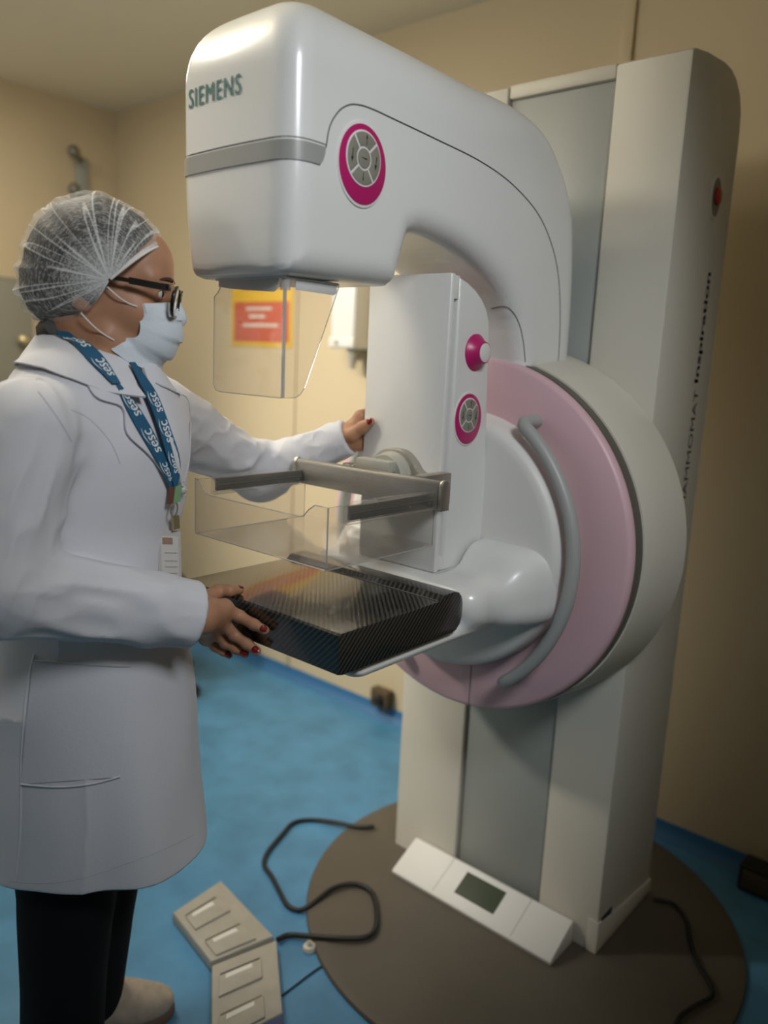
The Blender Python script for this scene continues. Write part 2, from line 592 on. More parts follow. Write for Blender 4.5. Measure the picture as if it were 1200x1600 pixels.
white = mat('white_enamel', (0.74, 0.74, 0.72), 0.28, spec=0.5, coat=0.25)
white2 = mat('matt_white_plastic', (0.72, 0.71, 0.68), 0.45)
cream = mat('cream_plastic', (0.62, 0.59, 0.51), 0.5)
grey_band = mat('grey_trim_plastic', (0.33, 0.33, 0.31), 0.35)
strip_light = mat('light_grey_strip', (0.62, 0.62, 0.60), 0.4)
slide_grey = mat('grey_slide_cover', (0.34, 0.36, 0.34), 0.45)
dark_band = mat('dark_seal_plastic', (0.12, 0.11, 0.09), 0.5)
pink = mat('pink_panel_plastic', (0.63, 0.42, 0.46), 0.42, sub=0.0)
magenta = mat('magenta_plastic', (0.45, 0.012, 0.13), 0.35)
key_grey = mat('keypad_grey', (0.23, 0.22, 0.18), 0.6)
ink = mat('black_ink', (0.012, 0.012, 0.012), 0.5)
line_grey = mat('dark_joint_line', (0.10, 0.10, 0.10), 0.7)
teal_ink = mat('teal_ink', (0.03, 0.17, 0.16), 0.4)
tube_grey = mat('grey_coated_tube', (0.36, 0.37, 0.36), 0.42)
nickel = mat('brushed_nickel', (0.46, 0.43, 0.38), 0.38, metal=0.85, noise=(60, 0.12, (1, 30, 30)))
dial_grey = mat('warm_grey_plastic', (0.40, 0.39, 0.34), 0.5)
strip_metal = mat('grey_metal_strip', (0.20, 0.19, 0.17), 0.35, metal=0.6)
clear = clear_plastic('clear_polycarbonate', (0.965, 0.955, 0.945), 0.9, 0.03)
clear_edge = clear_plastic('clear_polycarbonate_edge', (0.80, 0.77, 0.74), 2.2, 0.40)  # white haze puts the bright edge highlights into the material
carbon_m = carbon('carbon_fibre_weave')
plate_m = mat('dark_taupe_base_enamel', (0.105, 0.090, 0.070), 0.55, noise=(2.5, 0.15))
lcd = mat('dark_green_display', (0.06, 0.075, 0.05), 0.15)
red_m = mat('red_button_plastic', (0.35, 0.012, 0.01), 0.35)
black_rub = mat('black_rubber', (0.012, 0.012, 0.013), 0.5)
cloth = mat('white_coat_cloth', (0.66, 0.66, 0.70), 0.85, spec=0.2, bump=(220, 0.12))
cloth_line = mat('coat_stitching', (0.50, 0.50, 0.52), 0.9)
blouse_m = mat('white_blouse_cloth', (0.78, 0.78, 0.78), 0.85)
trouser_m = mat('black_trouser_cloth', (0.010, 0.010, 0.012), 0.9, spec=0.15)
shoe_m = mat('beige_shoe_suede', (0.45, 0.38, 0.30), 0.85, noise=(40, 0.15))
sole_m = mat('brown_shoe_sole', (0.16, 0.10, 0.07), 0.8)
skin = mat('warm_brown_skin', (0.42, 0.215, 0.125), 0.48, spec=0.35, sub=0.10, noise=(35, 0.07))
nail_m = mat('dark_red_nail_varnish', (0.17, 0.008, 0.012), 0.18, coat=0.6)
hair_m = mat('dark_brown_hair', (0.018, 0.014, 0.011), 0.6, noise=(18, 0.5, (1, 9, 9)))
brow_m = mat('brown_eyebrow', (0.06, 0.03, 0.018), 0.8)
eye_w = mat('eye_white', (0.62, 0.58, 0.55), 0.25)
iris_m = mat('dark_brown_iris', (0.03, 0.015, 0.008), 0.15)
mask_m = mat('pale_blue_mask_fabric', (0.66, 0.72, 0.77), 0.85, bump=(300, 0.2))
cord_m = mat('white_elastic', (0.75, 0.72, 0.68), 0.8)
frame_m = mat('black_glasses_acetate', (0.008, 0.008, 0.009), 0.22, coat=0.4)
lens_m = clear_plastic('glasses_lens', (0.97, 0.95, 0.93), 1.0, 0.06)
strap_m = mat('blue_lanyard_ribbon', (0.012, 0.10, 0.20), 0.6)
strap_ink = mat('white_ribbon_print', (0.72, 0.76, 0.78), 0.7)
badge_m = mat('white_badge_plastic', (0.52, 0.50, 0.48), 0.35)
badge_photo = mat('brown_badge_print', (0.33, 0.22, 0.16), 0.5)
cap_m = cap_fabric('white_cap_fabric')
wall_m = mat('cream_wall_paint', (0.61, 0.51, 0.345), 0.75, spec=0.2, noise=(1.2, 0.03))
ceil_m = mat('pale_ceiling_paint', (0.80, 0.745, 0.60), 0.85, spec=0.1)
floor_m = mat('blue_sheet_vinyl', (0.080, 0.25, 0.44), 0.42, spec=0.4, noise=(9, 0.16))
skirt_m = mat('blue_cove_vinyl', (0.035, 0.15, 0.33), 0.5)
pedal_m = mat('grey_cast_aluminium', (0.40, 0.38, 0.33), 0.42, noise=(30, 0.06))
pedal_d = mat('dark_pedal_slot', (0.05, 0.05, 0.045), 0.6)
pedal_w = mat('polished_pedal_tread', (0.75, 0.74, 0.71), 0.22)
blue_lab = mat('dark_blue_panel', (0.04, 0.06, 0.16), 0.6)
sign_y = mat('yellow_sign_paint', (0.85, 0.55, 0.05), 0.5)
sign_r = mat('red_sign_paint', (0.62, 0.13, 0.07), 0.5)
sign_w = mat('white_sign_paint', (0.75, 0.72, 0.66), 0.5)
grey_cab = mat('grey_cabinet_enamel', (0.20, 0.195, 0.155), 0.5)
brass = mat('brass_knob', (0.55, 0.45, 0.25), 0.35, metal=0.6)
brown_m = mat('dark_brown_socket_box', (0.09, 0.06, 0.03), 0.6)

# ------------------------------------------------------------------ lettering
def text2d(body, size, bold=0.0, shear=0.0, space=1.0):
    """flat lettering mesh, lower left corner at 0,0: verts (n,2), faces"""
    cu = bpy.data.curves.new('lettering', 'FONT')
    cu.body = body; cu.size = size; cu.shear = shear; cu.space_character = space; cu.resolution_u = 3
    o = bpy.data.objects.new('lettering_tmp', cu); COL.objects.link(o)
    dg = bpy.context.evaluated_depsgraph_get()
    me = bpy.data.meshes.new_from_object(o.evaluated_get(dg))
    v = np.array([p.co[:] for p in me.vertices])[:, :2]
    f = [list(p.vertices) for p in me.polygons]
    bpy.data.objects.remove(o); bpy.data.curves.remove(cu); bpy.data.meshes.remove(me)
    if bold:                                     # heavier strokes: the same letters set again a little to each side
        n = len(v); f = f + [[i + n for i in q] for q in f] + [[i + 2 * n for i in q] for q in f]
        v = np.r_[v, v + [bold, 0], v - [bold, 0]]
    v = v - v.min(0)
    return v, f

# ------------------------------------------------------------------ setting
WY, WX, CZ = 2.2, -3.642, 2.443
def struct(name, mb, m, parent=None):
    o = mb.build(name, m, parent)
    if parent is None: o['kind'] = 'structure'
    return o
struct('floor', MB().box((WX - .1, -2.2, -.1), (1.8, WY + .1, 0)), floor_m)
struct('wall_back', MB().box((WX - .1, WY, -.1), (1.8, WY + .1, CZ)), wall_m)
struct('wall_left', MB().box((WX - .1, -2.2, -.1), (WX, WY, CZ)), wall_m)
struct('wall_right', MB().box((1.7, -2.2, -.1), (1.8, WY, CZ)), wall_m)
struct('ceiling', MB().box((WX - .1, -2.2, CZ), (1.8, WY + .1, CZ + .1)), ceil_m)
cove = [(WY, .0), (WY - .03, .0), (WY - .022, .006), (WY - .010, .018), (WY - .004, .036), (WY - .003, .048), (WY, .050)]
struct('baseboard_back', MB().prism(cove, 0, WX, 1.7), skirt_m)
cv2 = [(WX, 0), (WX + .03, 0), (WX + .022, .006), (WX + .01, .018), (WX + .004, .036), (WX + .003, .048), (WX, .05)]
struct('baseboard_left', MB().prism(cv2, 1, -2.2, WY - .03), skirt_m)
struct('trim_1', MB().box((-2.372, WY - .007, .05), (-2.350, WY, CZ), .003), wall_m)
struct('trim_2', MB().box((-1.088, WY - .012, .05), (-1.050, WY, CZ), .004), wall_m)

# ------------------------------------------------------------------ mammography unit
XC, ZC = -0.94, 0.99
unit = empty('mammography_unit', (XC, 1.6, 0), 'tall white mammography machine with curved C-arm and pink ring on round base', 'medical machine')

# column
side_prof = [(1.585, .02), (1.585, 1.948), (1.60, 1.956), (1.664, 1.967), (1.754, 1.976), (1.80, 1.975), (1.835, 1.965), (1.865, 1.945), (1.885, 1.912), (1.893, 1.87), (1.893, .02)]
col = MB().prism(side_prof, 0, -.790, -.636, .006).prism(side_prof, 0, -1.244, -1.040, .006)
back_prof = [(1.63, .02), (1.63, 1.93)] + [(a, min(b, 1.97)) for a, b in side_prof[3:]]
col.prism(back_prof, 0, -1.05, -.78)
col.box((-1.04, 1.588, 1.925), (-.79, 1.70, 1.955), .006)
column = col.build('column', cream, unit)
MB().box((-1.037, 1.597, .03), (-.793, 1.632, 1.924), .002).build('slide_cover', slide_grey, unit)
MB().prism([(1.60, .021), (1.58, .021), (1.582, .10), (1.72, .075), (1.896, .055), (1.898, .021)], 0, -.66, -.632, .002).build('skirt_trim', cream, column)
MB().box((-.636, 1.60, .083), (-.6335, 1.655, .103), .0005).build('side_label', mat('dark_blue_label', (.01, .015, .04), .4), column)
ov = [(1.786 + .030 * math.cos(t), 1.720 + .046 * math.sin(t)) for t in np.linspace(0, 2 * math.pi, 28, endpoint=False)]
es = MB().prism(ov, 0, -.637, -.634, .001).build('emergency_stop', cream, unit)
MB().prism([(1.786 + .024 * math.cos(t), 1.720 + .039 * math.sin(t)) for t in np.linspace(0, 2 * math.pi, 28, endpoint=False)], 0, -.6345, -.6332).build('recess_shade', mat('recess_shade_plastic', (.22, .19, .14), .6), es)  # raised flat oval; the shade of a recess is put into its dark colour
MB().lathe([(.0, .0), (.017, .0), (.018, .002), (.017, .0055), (.014, .007), (.0, .0075)], (-.6335, 1.786, 1.722), 'x', 24).build('stop_button', red_m, es)
# lettering up the side of the column (reads upwards)
def side_text(body, y0, z0, length, height, m, name, parent, x, bold):
    v, f = text2d(body, 1.0, bold)
    v = v / v.max(0)
    P = np.stack([np.full(len(v), x), y0 + height * (1 - v[:, 1]), z0 + length * v[:, 0]], 1)
    me = mesh_from(name, P, f, smooth=False)
    o = link(name, me, m, parent)
    return o
side_text('MAMMOMAT', 1.798, 1.046, .272, .024, ink, 'model_lettering', column, -.6352, 0.0)
side_text('Inspiration', 1.790, 1.333, .237, .030, ink, 'model_lettering', column, -.6352, 0.022)

# base plate
bpc = (-.868, 1.626)
MB().lathe([(0, 0), (.534, 0), (.537, .004), (.534, .010), (.512, .016), (.30, .0195), (0, .0195)], (*bpc, 0), 'z', 96).build('base_plate', plate_m, unit)

# rotating ring
MB().lathe([(.36, 1.584), (.401, 1.584), (.400, 1.570), (.393, 1.49), (.386, 1.425), (.384, 1.417), (.36, 1.417)], (XC, 0, ZC), 'y', 96).build('ring_housing', cream, unit)
MB().lathe([(.37, 1.418), (.3805, 1.418), (.3805, 1.392), (.37, 1.392)], (XC, 0, ZC), 'y', 96).build('seal_ring', dark_band, unit)
pr = [(.25, 1.395), (.3745, 1.395), (.3785, 1.390), (.3790, 1.383), (.3755, 1.374), (.369, 1.370), (.27, 1.370), (.25, 1.380)]
pk = MB().lathe(pr, (XC, 0, ZC), 'y', 128).build('pink_ring', pink, unit)
MB().box((-.8915, 1.3693, ZC - .375), (-.8900, 1.371, ZC - .262)).build('joint_line', line_grey, pk)
MB().lathe([(0, 1.40), (.268, 1.40), (.268, 1.335), (.2665, 1.318), (.262, 1.307), (.253, 1.301), (.24, 1.30), (0, 1.30)], (XC, 0, ZC), 'y', 96).build('centre_drum', white2, unit)
# the two curved handles
HY_, HR_ = 1.312, .323
for sg in (1, -1):
    hc_ = XC - sg * .030
    pts = [(hc_ + sg * HR_ * math.cos(R(a)), HY_, .983 + HR_ * math.sin(R(a))) for a in np.linspace(-52, 52, 41)]
    e0, e1 = np.array(pts[0]), np.array(pts[-1])
    def bend(e, s_):
        return [e + np.array([-sg * .004, .003, s_ * .004]), e + np.array([-sg * .008, .011, s_ * .008]), e + np.array([-sg * .0095, .026, s_ * .010]), e + np.array([-sg * .010, .060, s_ * .0105])]
    lead = bend(e0, -1)[::-1]; tail = bend(e1, 1)
    h = MB().tube(lead + pts + tail, .0135, 14).build('grab_handle', tube_grey, unit)
    for c in (lead[0], tail[-1]):
        MB().lathe([(0, 0), (.019, 0), (.019, .003), (0, .004)], (c[0], 1.3705, c[2]), 'y', 20, None).build('handle_collar', tube_grey, h)

# C-arm
ARM = smooth_path([(.80, 1.46), (.757, 1.463), (.747, 1.50), (.743, 1.60), (.742, 1.70), (.744, 1.775), (.766, 1.818), (.84, 1.829), (.95, 1.830), (1.10, 1.829), (1.25, 1.820), (1.35, 1.802), (1.43, 1.768), (1.492, 1.716), (1.538, 1.648), (1.561, 1.565), (1.572, 1.455), (1.574, 1.36)], 3) + \
      [(1.574, 1.33), (1.374, 1.33), (1.372, 1.36)] + smooth_path([(1.362, 1.39), (1.338, 1.437), (1.29, 1.485), (1.22, 1.520), (1.15, 1.541), (1.085, 1.551), (1.03, 1.553), (1.004, 1.545)], 3) + [(.991, 1.505), (.980, 1.475), (.970, 1.464)]
ARM = np.array(ARM)
# the head and the arm are cut by a softly rounded top, so the outline below it stands higher
_lift = .10 * np.clip((ARM[:, 1] - 1.62) / .12, 0, 1) * (1 - np.clip((ARM[:, 0] - 1.15) / .30, 0, 1)) + .011 * np.clip((ARM[:, 1] - 1.56) / .1, 0, 1)
ARM_UP = ARM + np.stack([0 * _lift, np.where(ARM[:, 1] > 1.6, _lift, 0)], 1)
TOPY = np.linspace(.6, 1.62, 120)
TOPZ = np.interp(TOPY, [.6, 1.10, 1.20, 1.27, 1.35, 1.43, 1.492, 1.538, 1.58, 1.62], [1.831, 1.831, 1.829, 1.824, 1.811, 1.783, 1.743, 1.69, 1.64, 1.60])
TOPZ = np.convolve(np.pad(TOPZ, 6, mode='edge'), np.ones(13) / 13, mode='valid')
TOPS = np.gradient(TOPZ, TOPY)
def poly_sdf(P, y, z):
    a = P; b = np.roll(P, -1, 0)
    best = np.full(len(y), 1e9); inside = np.zeros(len(y), bool)
    for (ay, az), (by, bz) in zip(a, b):
        ey, ez = by - ay, bz - az
        L = ey * ey + ez * ez
        if L < 1e-12: continue
        wy, wz = y - ay, z - az
        t = np.clip((wy * ey + wz * ez) / L, 0, 1)
        best = np.minimum(best, (wy - ey * t) ** 2 + (wz - ez * t) ** 2)
        c = ((az <= z) != (bz <= z))
        xi = ay + (z - az) * ey / (ez if ez != 0 else 1e-12)
        inside ^= c & (y < xi)
    d = np.sqrt(best)
    return np.where(inside, -d, d)
def sstep(x, a, b):
    t = np.clip((x - a) / (b - a), 0, 1)
    return t * t * (3 - 2 * t)
def arm_sdf(p):
    u = np.abs(p[:, 0] - XC)
    y, z = p[:, 1], p[:, 2]
    w = sstep(y, 1.0, .74)
    y2 = y - .007 + .005 * (1 - np.clip(u / .115, 0, 1.2) ** 2) * w
    d2 = poly_sdf(ARM_UP, y2, z)
    hw = .120 - .007 * sstep(z, 1.60, 1.46) * w
    k0 = .040 - .026 * w * (p[:, 0] < XC) + .02 * sstep(y, 1.45, 1.58)
    body = smax(d2, u - hw, k0)
    top = np.interp(y, TOPY, TOPZ); sl = np.interp(y, TOPY, TOPS)
    dt = (z - top) / np.sqrt(1 + sl * sl)
    kt = .105 - .065 * sstep(y, 1.15, 1.42)
    return smax(body, dt, kt)
c_arm = sdf_obj('c_arm', arm_sdf, (XC - .14, .69, 1.31), (XC + .14, 1.60, 1.85), .0065, white, unit)

def on_arm_side(y, z, lift=0.0):
    """points on the side of the arm that faces the room's right wall"""
    O = np.stack([np.full(len(y), -.70), y, z], 1)
    p, n = march(arm_sdf, O, np.repeat([[-1.0, 0, 0]], len(y), 0), 0, .3)
    return p + n * lift, n
seam_yz = smooth_path([(.811, 1.630), (.817, 1.658), (.832, 1.680), (.850, 1.693), (.870, 1.699), (.90, 1.701), (.956, 1.699), (1.051, 1.695), (1.177, 1.688), (1.281, 1.671), (1.377, 1.637), (1.44, 1.588), (1.479, 1.528), (1.500, 1.445), (1.508, 1.357)], 8)
sy = np.array(seam_yz)
sp, _ = on_arm_side(sy[:, 0], sy[:, 1], 0.0002)
MB().tube(list(sp), .0011, 6).build('cover_joint', line_grey, c_arm)
# inner service panel joint facing the column
pj = smooth_path([(-.875, 1.458), (-.845, 1.461), (-.835, 1.452), (-.8305, 1.43), (-.829, 1.40), (-.829, 1.36)], 6)
O = np.array([(a, 1.25, b) for a, b in pj]); q, qn = march(arm_sdf, O, np.repeat([[0, 1.0, 0]], len(O), 0), 0, .3)
MB().tube(list(q + qn * .0002), .0009, 6).build('panel_joint', line_grey, c_arm)
# grey band round the head
def head_ring(z, n, y_end, x_side=1):
    """directions round the front of the head at height z from the right side to the left side"""
    pts = []
    a = np.linspace(y_end, .80, 4)
    O, D = [], []
    for yy in a: O.append((XC + .3, yy, z)); D.append((-1, 0, 0))
    for t in np.linspace(0, math.pi, n)[1:-1]:
        c = np.array([XC, .80, z]); d = np.array([math.cos(t), -math.sin(t), 0])
        O.append(c + d * .3); D.append(-d)
    for yy in a[::-1]: O.append((XC - .3, yy, z)); D.append((1, 0, 0))
    p, n_ = march(arm_sdf, np.array(O, float), np.array(D, float), 0, .5)
    return p, n_
zs = [1.6055, 1.608, 1.612, 1.622, 1.628, 1.630]
rows = [head_ring(z, 40, .809 - (.014, .008, .004, .0005, 0, .001)[i]) for i, z in enumerate(zs)]
G = np.stack([r_[0] for r_ in rows]); N_ = np.stack([r_[1] for r_ in rows])
sheet_obj('grey_band', G + N_ * .0022, N_, .006, grey_band, c_arm)
# joint above the band
p, n_ = head_ring(1.6335, 40, .812)
MB().tube(list(p), .0009, 6).build('head_joint', line_grey, c_arm)
# maker's name
v, f = text2d('SIEMENS', 1.0, 0.012, 0.0, 1.16)
v = v / v.max(0)
O = np.stack([-1.041 + .123 * v[:, 0], np.full(len(v), .60), 1.6965 + .0255 * v[:, 1]], 1)
p, n_ = march(arm_sdf, O, np.repeat([[0, 1.0, 0]], len(O), 0), 0, .4)
link('maker_lettering', mesh_from('maker_lettering', p + n_ * .0011, f, smooth=False), teal_ink, c_arm)

# keypads
def keypad(name, x, cy, cz, w, h, parent):
    def egg(sy_, sz_, n=56, oy=0, oz=0, sh=0.0):
        return [(cy + oy + sy_ / 2 * math.cos(t) * (1 - sh * math.sin(t)), cz + oz + sz_ / 2 * math.sin(t)) for t in np.linspace(0, 2 * math.pi, n, endpoint=False)]
    k = MB().prism(egg(w * 1.0, h), 0, x - .004, x + .0015, .0006).build(name, white2, parent)
    MB().prism(egg(w * .945, h * .925), 0, x, x + .0028, .0005).build('magenta_plate', magenta, k)
    oz = h * .070; rr = w * .352
    MB().prism(egg(rr * 2, rr * 2.07, oz=oz), 0, x, x + .0036, .0004).build('key_surround', white2, k)
    g = rr * .05
    def sector(a0, a1, r0, r1):
        a0 += math.degrees(g / r1) * 1.0; a1 -= math.degrees(g / r1) * 1.0
        A = np.linspace(R(a0), R(a1), 14); B = np.linspace(R(a0 + 3), R(a1 - 3), 8)
        pts = [(cy + r1 * math.cos(t), cz + oz + r1 * 1.035 * math.sin(t)) for t in A] + [(cy + r0 * math.cos(t), cz + oz + r0 * 1.035 * math.sin(t)) for t in B[::-1]]
        return pts
    for a0, a1 in ((42, 127), (127, 222), (222, 307), (307, 402)):
        MB().prism(sector(a0, a1, rr * .43, rr * .93), 0, x + .003, x + .0046, .0004).build('key', key_grey, k)
    MB().prism([(cy + rr * .36 * math.cos(t), cz + oz + rr * .37 * math.sin(t)) for t in np.linspace(0, 2 * math.pi, 28, endpoint=False)], 0, x + .003, x + .0046, .0004).build('key', key_grey, k)
    def arrow(ay, az, dy, dz, L):
        d = np.array([dy, dz], float); d /= np.linalg.norm(d); nrm = np.array([-d[1], d[0]])
        c = np.array([cy + ay, cz + oz + az]); a = c - d * L / 2; b = c + d * L / 2
        wl, wh = L * .035, L * .13
        q = [a + nrm * wl, b - d * L * .38 + nrm * wl, b - d * L * .38 + nrm * wh, b, b - d * L * .38 - nrm * wh, b - d * L * .38 - nrm * wl, a - nrm * wl]
        MB().prism([tuple(t) for t in q], 0, x + .0044, x + .0049).build('arrow_mark', ink, k)
    arrow(rr * .10, rr * .70, 0, 1, rr * .40)
    arrow(-rr * .68, 0, -.08, -1, rr * .52)
    arrow(rr * .68, -rr * .06, -.12, -1, rr * .52)
    arrow(-rr * .03, -rr * .68, -.05, -1, rr * .34)
    arrow(0, 0, 1, -.08, rr * .34)
    return k
keypad('arm_keypad', -.8198, .884, 1.6225, .104, .1165, unit)

# compression tower
TW = np.array([(1.177, .966), (1.177, 1.5005), (1.185, 1.4985), (1.205, 1.4930), (1.230, 1.4830), (1.252, 1.4690), (1.270, 1.4510), (1.280, 1.430), (1.285, 1.40), (1.289, 1.33), (1.297, 1.22), (1.305, 1.12), (1.32, 1.03), (1.325, .966)])
tower = MB().prism([tuple(q) for q in TW], 0, XC - .0945, XC + .0945, .006, 3)
tower.box((XC - .082, 1.158, .972), (XC + .080, 1.182, 1.498))
tower = tower.build('compression_tower', white, unit)
fr = MB().box((XC - .0955, 1.1505, .966), (XC + .0955, 1.1630, 1.5045), .003, 3)
fr.build('front_cover', white, tower)
MB().box((XC - .0925, 1.159, 1.462), (XC + .0925, 1.179, 1.502), .001).build('slot_end', white2, tower)
MB().box((XC - .0925, 1.159, .968), (XC + .0925, 1.179, .992), .001).build('slot_end', white2, tower)
kb = MB().lathe([(0, 0), (.0335, 0), (.0335, .0025), (.0305, .005), (.0245, .012), (.0205, .0185), (.0195, .0215), (0, .022)], (XC + .094, 1.239, 1.372), 'x', 40).build('rotary_knob', magenta, unit)
MB().lathe([(0, 0), (.0172, 0), (.0172, .0012), (.0160, .0018), (0, .002)], (XC + .1155, 1.239, 1.372), 'x', 32).build('knob_cap', white2, kb)
keypad('tower_keypad', XC + .0946, 1.227, 1.250, .088, .101, unit)

# white bracket that carries the table
def bracket_sdf(p):
    u = np.abs(p[:, 0] - XC); y, z = p[:, 1], p[:, 2]
    hw = np.interp(y, [1.10, 1.18, 1.25, 1.30, 1.36], [.202, .212, .232, .247, .256])
    def slab(z0, z1, y0, y1, w, k):
        dz = np.maximum(z0 - z, z - z1); dy = np.maximum(y0 - y, y - y1)
        return smax(smax(u - w, dy, k), dz, k)
    a = slab(.877, .9665, 1.118, 1.36, hw, .045)
    b = slab(.879, 1.012, 1.236, 1.36, hw, .05)
    c = slab(.862, .8895, .85, 1.36, np.minimum(hw, .186) - .004, .022)
    d = smin(smin(a, b, .05), c, .02)
    t = np.maximum(np.maximum(u - .0985, 1.149 - y), np.maximum(y - 1.33, .967 - z))
    return smax(d, -t, .004)
sdf_obj('table_bracket', bracket_sdf, (XC - .28, .83, .85), (XC + .28, 1.345, 1.03), .006, white, unit)

# carbon-fibre table
tp = [(.802, .892), (.800, .895), (.800, .953), (.803, .956), (1.040, .956), (1.044, .957), (1.052, .9635), (1.056, .9645), (1.088, .9645), (1.100, .961), (1.109, .952), (1.113, .940), (1.113, .915), (1.108, .902), (1.098, .893), (1.086, .890), (.81, .890)]
tb = MB().prism(tp, 0, -1.130, -.750, .0025, 2).build('carbon_table', carbon_m, unit)
MB().box((-1.126, 1.0405, .9562), (-.754, 1.0435, .9572)).build('edge_groove', line_grey, tb)

# ------------------------------------------------------------------ compression paddle (clipped to its carriage)
pad = empty('compression_paddle', (XC, .93, 1.045), 'clear plastic compression paddle with metal rail above the black table', 'paddle')
X0, X1 = -1.098, -.782
def wall_x(x, t, poly, mb): return mb.prism(poly, 0, x, x + t)
tray = MB()
tray.box((X0 + .004, .804, 1.0445), (X1 - .004, 1.056, 1.0470))
front = [(X0 + .004, 1.0445), (X1 - .004, 1.0445), (X1, 1.049), (X1, 1.138), (X1 - .028, 1.138), (X1 - .040, 1.130), (X1 - .052, 1.118), (X1 - .062, 1.116), (X0 + .040, 1.116), (X0 + .028, 1.118), (X0 + .012, 1.136), (X0, 1.140), (X0, 1.049)]
tray.prism(front, 1, .8000, .8025)
sidep = [(.801, 1.0445), (1.056, 1.0445), (1.056, 1.112), (.846, 1.112), (.842, 1.138), (.801, 1.138)]
tray.prism(sidep, 0, X0, X0 + .0025).prism(sidep, 0, X1 - .0025, X1)
tray.build('tray', clear, pad)
eg = MB()
eg.tube([(q[0], .8012, q[1]) for q in front], .0009, 5, closed=True)
for xx in (X0 + .0012, X1 - .0012):
    eg.tube([(xx, q[0], q[1]) for q in sidep], .0008, 5, closed=True)
eg.build('tray_edge', clear_edge, pad)
for xx, sg in ((X0, -1), (X1, 1)):
    rl = MB().box((xx - .006, .838, 1.1085), (xx + .006, 1.046, 1.1135), .001).box((xx - .006, .838, 1.137), (xx + .006, 1.046, 1.1415), .001).box((xx - .006, .838, 1.113), (xx + .006, .8420, 1.1375), .001)
    rl = rl.build('side_rail', clear, pad)
    MB().box((xx - .0035, .8445, 1.1145), (xx + .0035, 1.046, 1.1360), .0008).build('metal_strip', strip_metal, rl)
    MB().box((xx - .0042, .846, 1.1248), (xx + .0042, 1.046, 1.1258)).build('strip_groove', nickel, rl)
    for yy in (.985, 1.035):
        MB().lathe([(0, -.0042), (.0018, -.0042), (.0018, .0042), (0, .0042)], (xx, yy, 1.120), 'x', 10).build('screw', nickel, rl)
MB().prism([(1.047, 1.110), (1.047, 1.150), (1.050, 1.1555), (1.056, 1.1575), (1.064, 1.155), (1.067, 1.149), (1.067, 1.110)], 0, XC - .173, XC + .173, .001).build('back_rail', nickel, pad)
for sg in (1, -1):
    MB().prism([(1.044, 1.108), (1.044, 1.150), (1.048, 1.157), (1.054, 1.1595), (1.062, 1.1565), (1.066, 1.149), (1.066, 1.108)], 0, XC + sg * .1765 - .004, XC + sg * .1765 + .004, .001).build('rail_end_cap', nickel, pad)
# carriage on the tower
cp = smooth_path([(XC - .115, 1.150), (XC - .075, 1.150), (XC - .058, 1.156), (XC - .045, 1.171), (XC - .024, 1.186), (XC, 1.190), (XC + .024, 1.186), (XC + .045, 1.171), (XC + .058, 1.156), (XC + .075, 1.150), (XC + .115, 1.150)], 5)
cpb = [(XC + .115, 1.112), (XC + .05, 1.110), (XC + .028, 1.078), (XC - .028, 1.078), (XC - .05, 1.110), (XC - .115, 1.112)]
car = MB().prism(cp + cpb, 1, 1.128, 1.150, .0015).build('paddle_carriage', nickel, unit)
MB().box((XC - .06, 1.068, 1.112), (XC + .06, 1.130, 1.147), .003).build('neck_block', nickel, car)
MB().box((XC + .097, 1.076, 1.100), (XC + .121, 1.152, 1.158), .003).build('clamp_jaw', nickel, car)
MB().box((XC - .119, 1.118, 1.106), (XC - .097, 1.152, 1.150), .003).build('clamp_jaw', nickel, car)
dl = MB().lathe([(0, 1.129), (.0475, 1.129), (.0475, 1.122), (.044, 1.120), (.044, 1.108), (.042, 1.105), (0, 1.105)], (XC, 0, 1.137), 'y', 48).build('locking_dial', dial_grey, car)
MB().box((XC - .052, 1.083, 1.150), (XC + .030, 1.107, 1.171), .004).build('dial_wing', dial_grey, car)

# ------------------------------------------------------------------ face shield under the head
sh = empty('face_shield', (XC, .80, 1.29), 'clear bent plastic face shield hanging under the machine head', 'shield')
SX0, SX1 = XC - .084, XC + .078
fp = [(SX0 + .012, 1.4590), (SX0 + .016, 1.448), (SX0 + .010, 1.440), (SX0 + .001, 1.434), (SX0, 1.30), (SX0 + .006, 1.292), (SX0 + .020, 1.290), (SX1 - .004, 1.2895), (SX1, 1.2905), (SX1, 1.4590)]
MB().prism(fp, 1, .780, .7825).build('front_panel', clear, sh)
sp_ = [(.7815, 1.2895), (.806, 1.2900), (.816, 1.2945), (.826, 1.306), (.889, 1.452), (.890, 1.459), (.7815, 1.459)]
MB().prism(sp_, 0, SX1 - .0025, SX1).build('side_panel', clear, sh)
e = MB().tube([(q[0], .7812, q[1]) for q in fp], .0008, 5, closed=True).tube([(SX1 - .0012, q[0], q[1]) for q in sp_], .0008, 5, closed=True)
e.tube([(SX1 - .0015, .7818, 1.290), (SX1 - .0015, .7818, 1.459)], .0028, 6)
e.build('panel_edge', clear_edge, sh)
mt_ = MB().prism([(SX0 + .014, 1.4585), (SX0 + .014, 1.4480), (SX0 + .05, 1.4440), (SX1 - .022, 1.4385), (SX1 - .014, 1.4430), (SX1 - .012, 1.4585)], 1, .7790, .7800, .0004)
mt_.build('front_strip', strip_light, sh)
MB().prism([(.800, 1.4585), (.884, 1.4585), (.884, 1.4460), (.878, 1.4420), (.80, 1.4430)], 0, SX1, SX1 + .0012, .0004).build('side_strip', strip_light, sh)
MB().lathe([(0, 1.441), (.0075, 1.441), (.0075, 1.458), (0, 1.458)], (SX1 - .004, .7850, 0), 'z', 16).build('hinge_pin', clear_edge, sh)
MB().box((SX0 + .01, .776, 1.4570), (SX1 + .004, .885, 1.4600), .0008).build('mounting_rail', strip_light, sh)

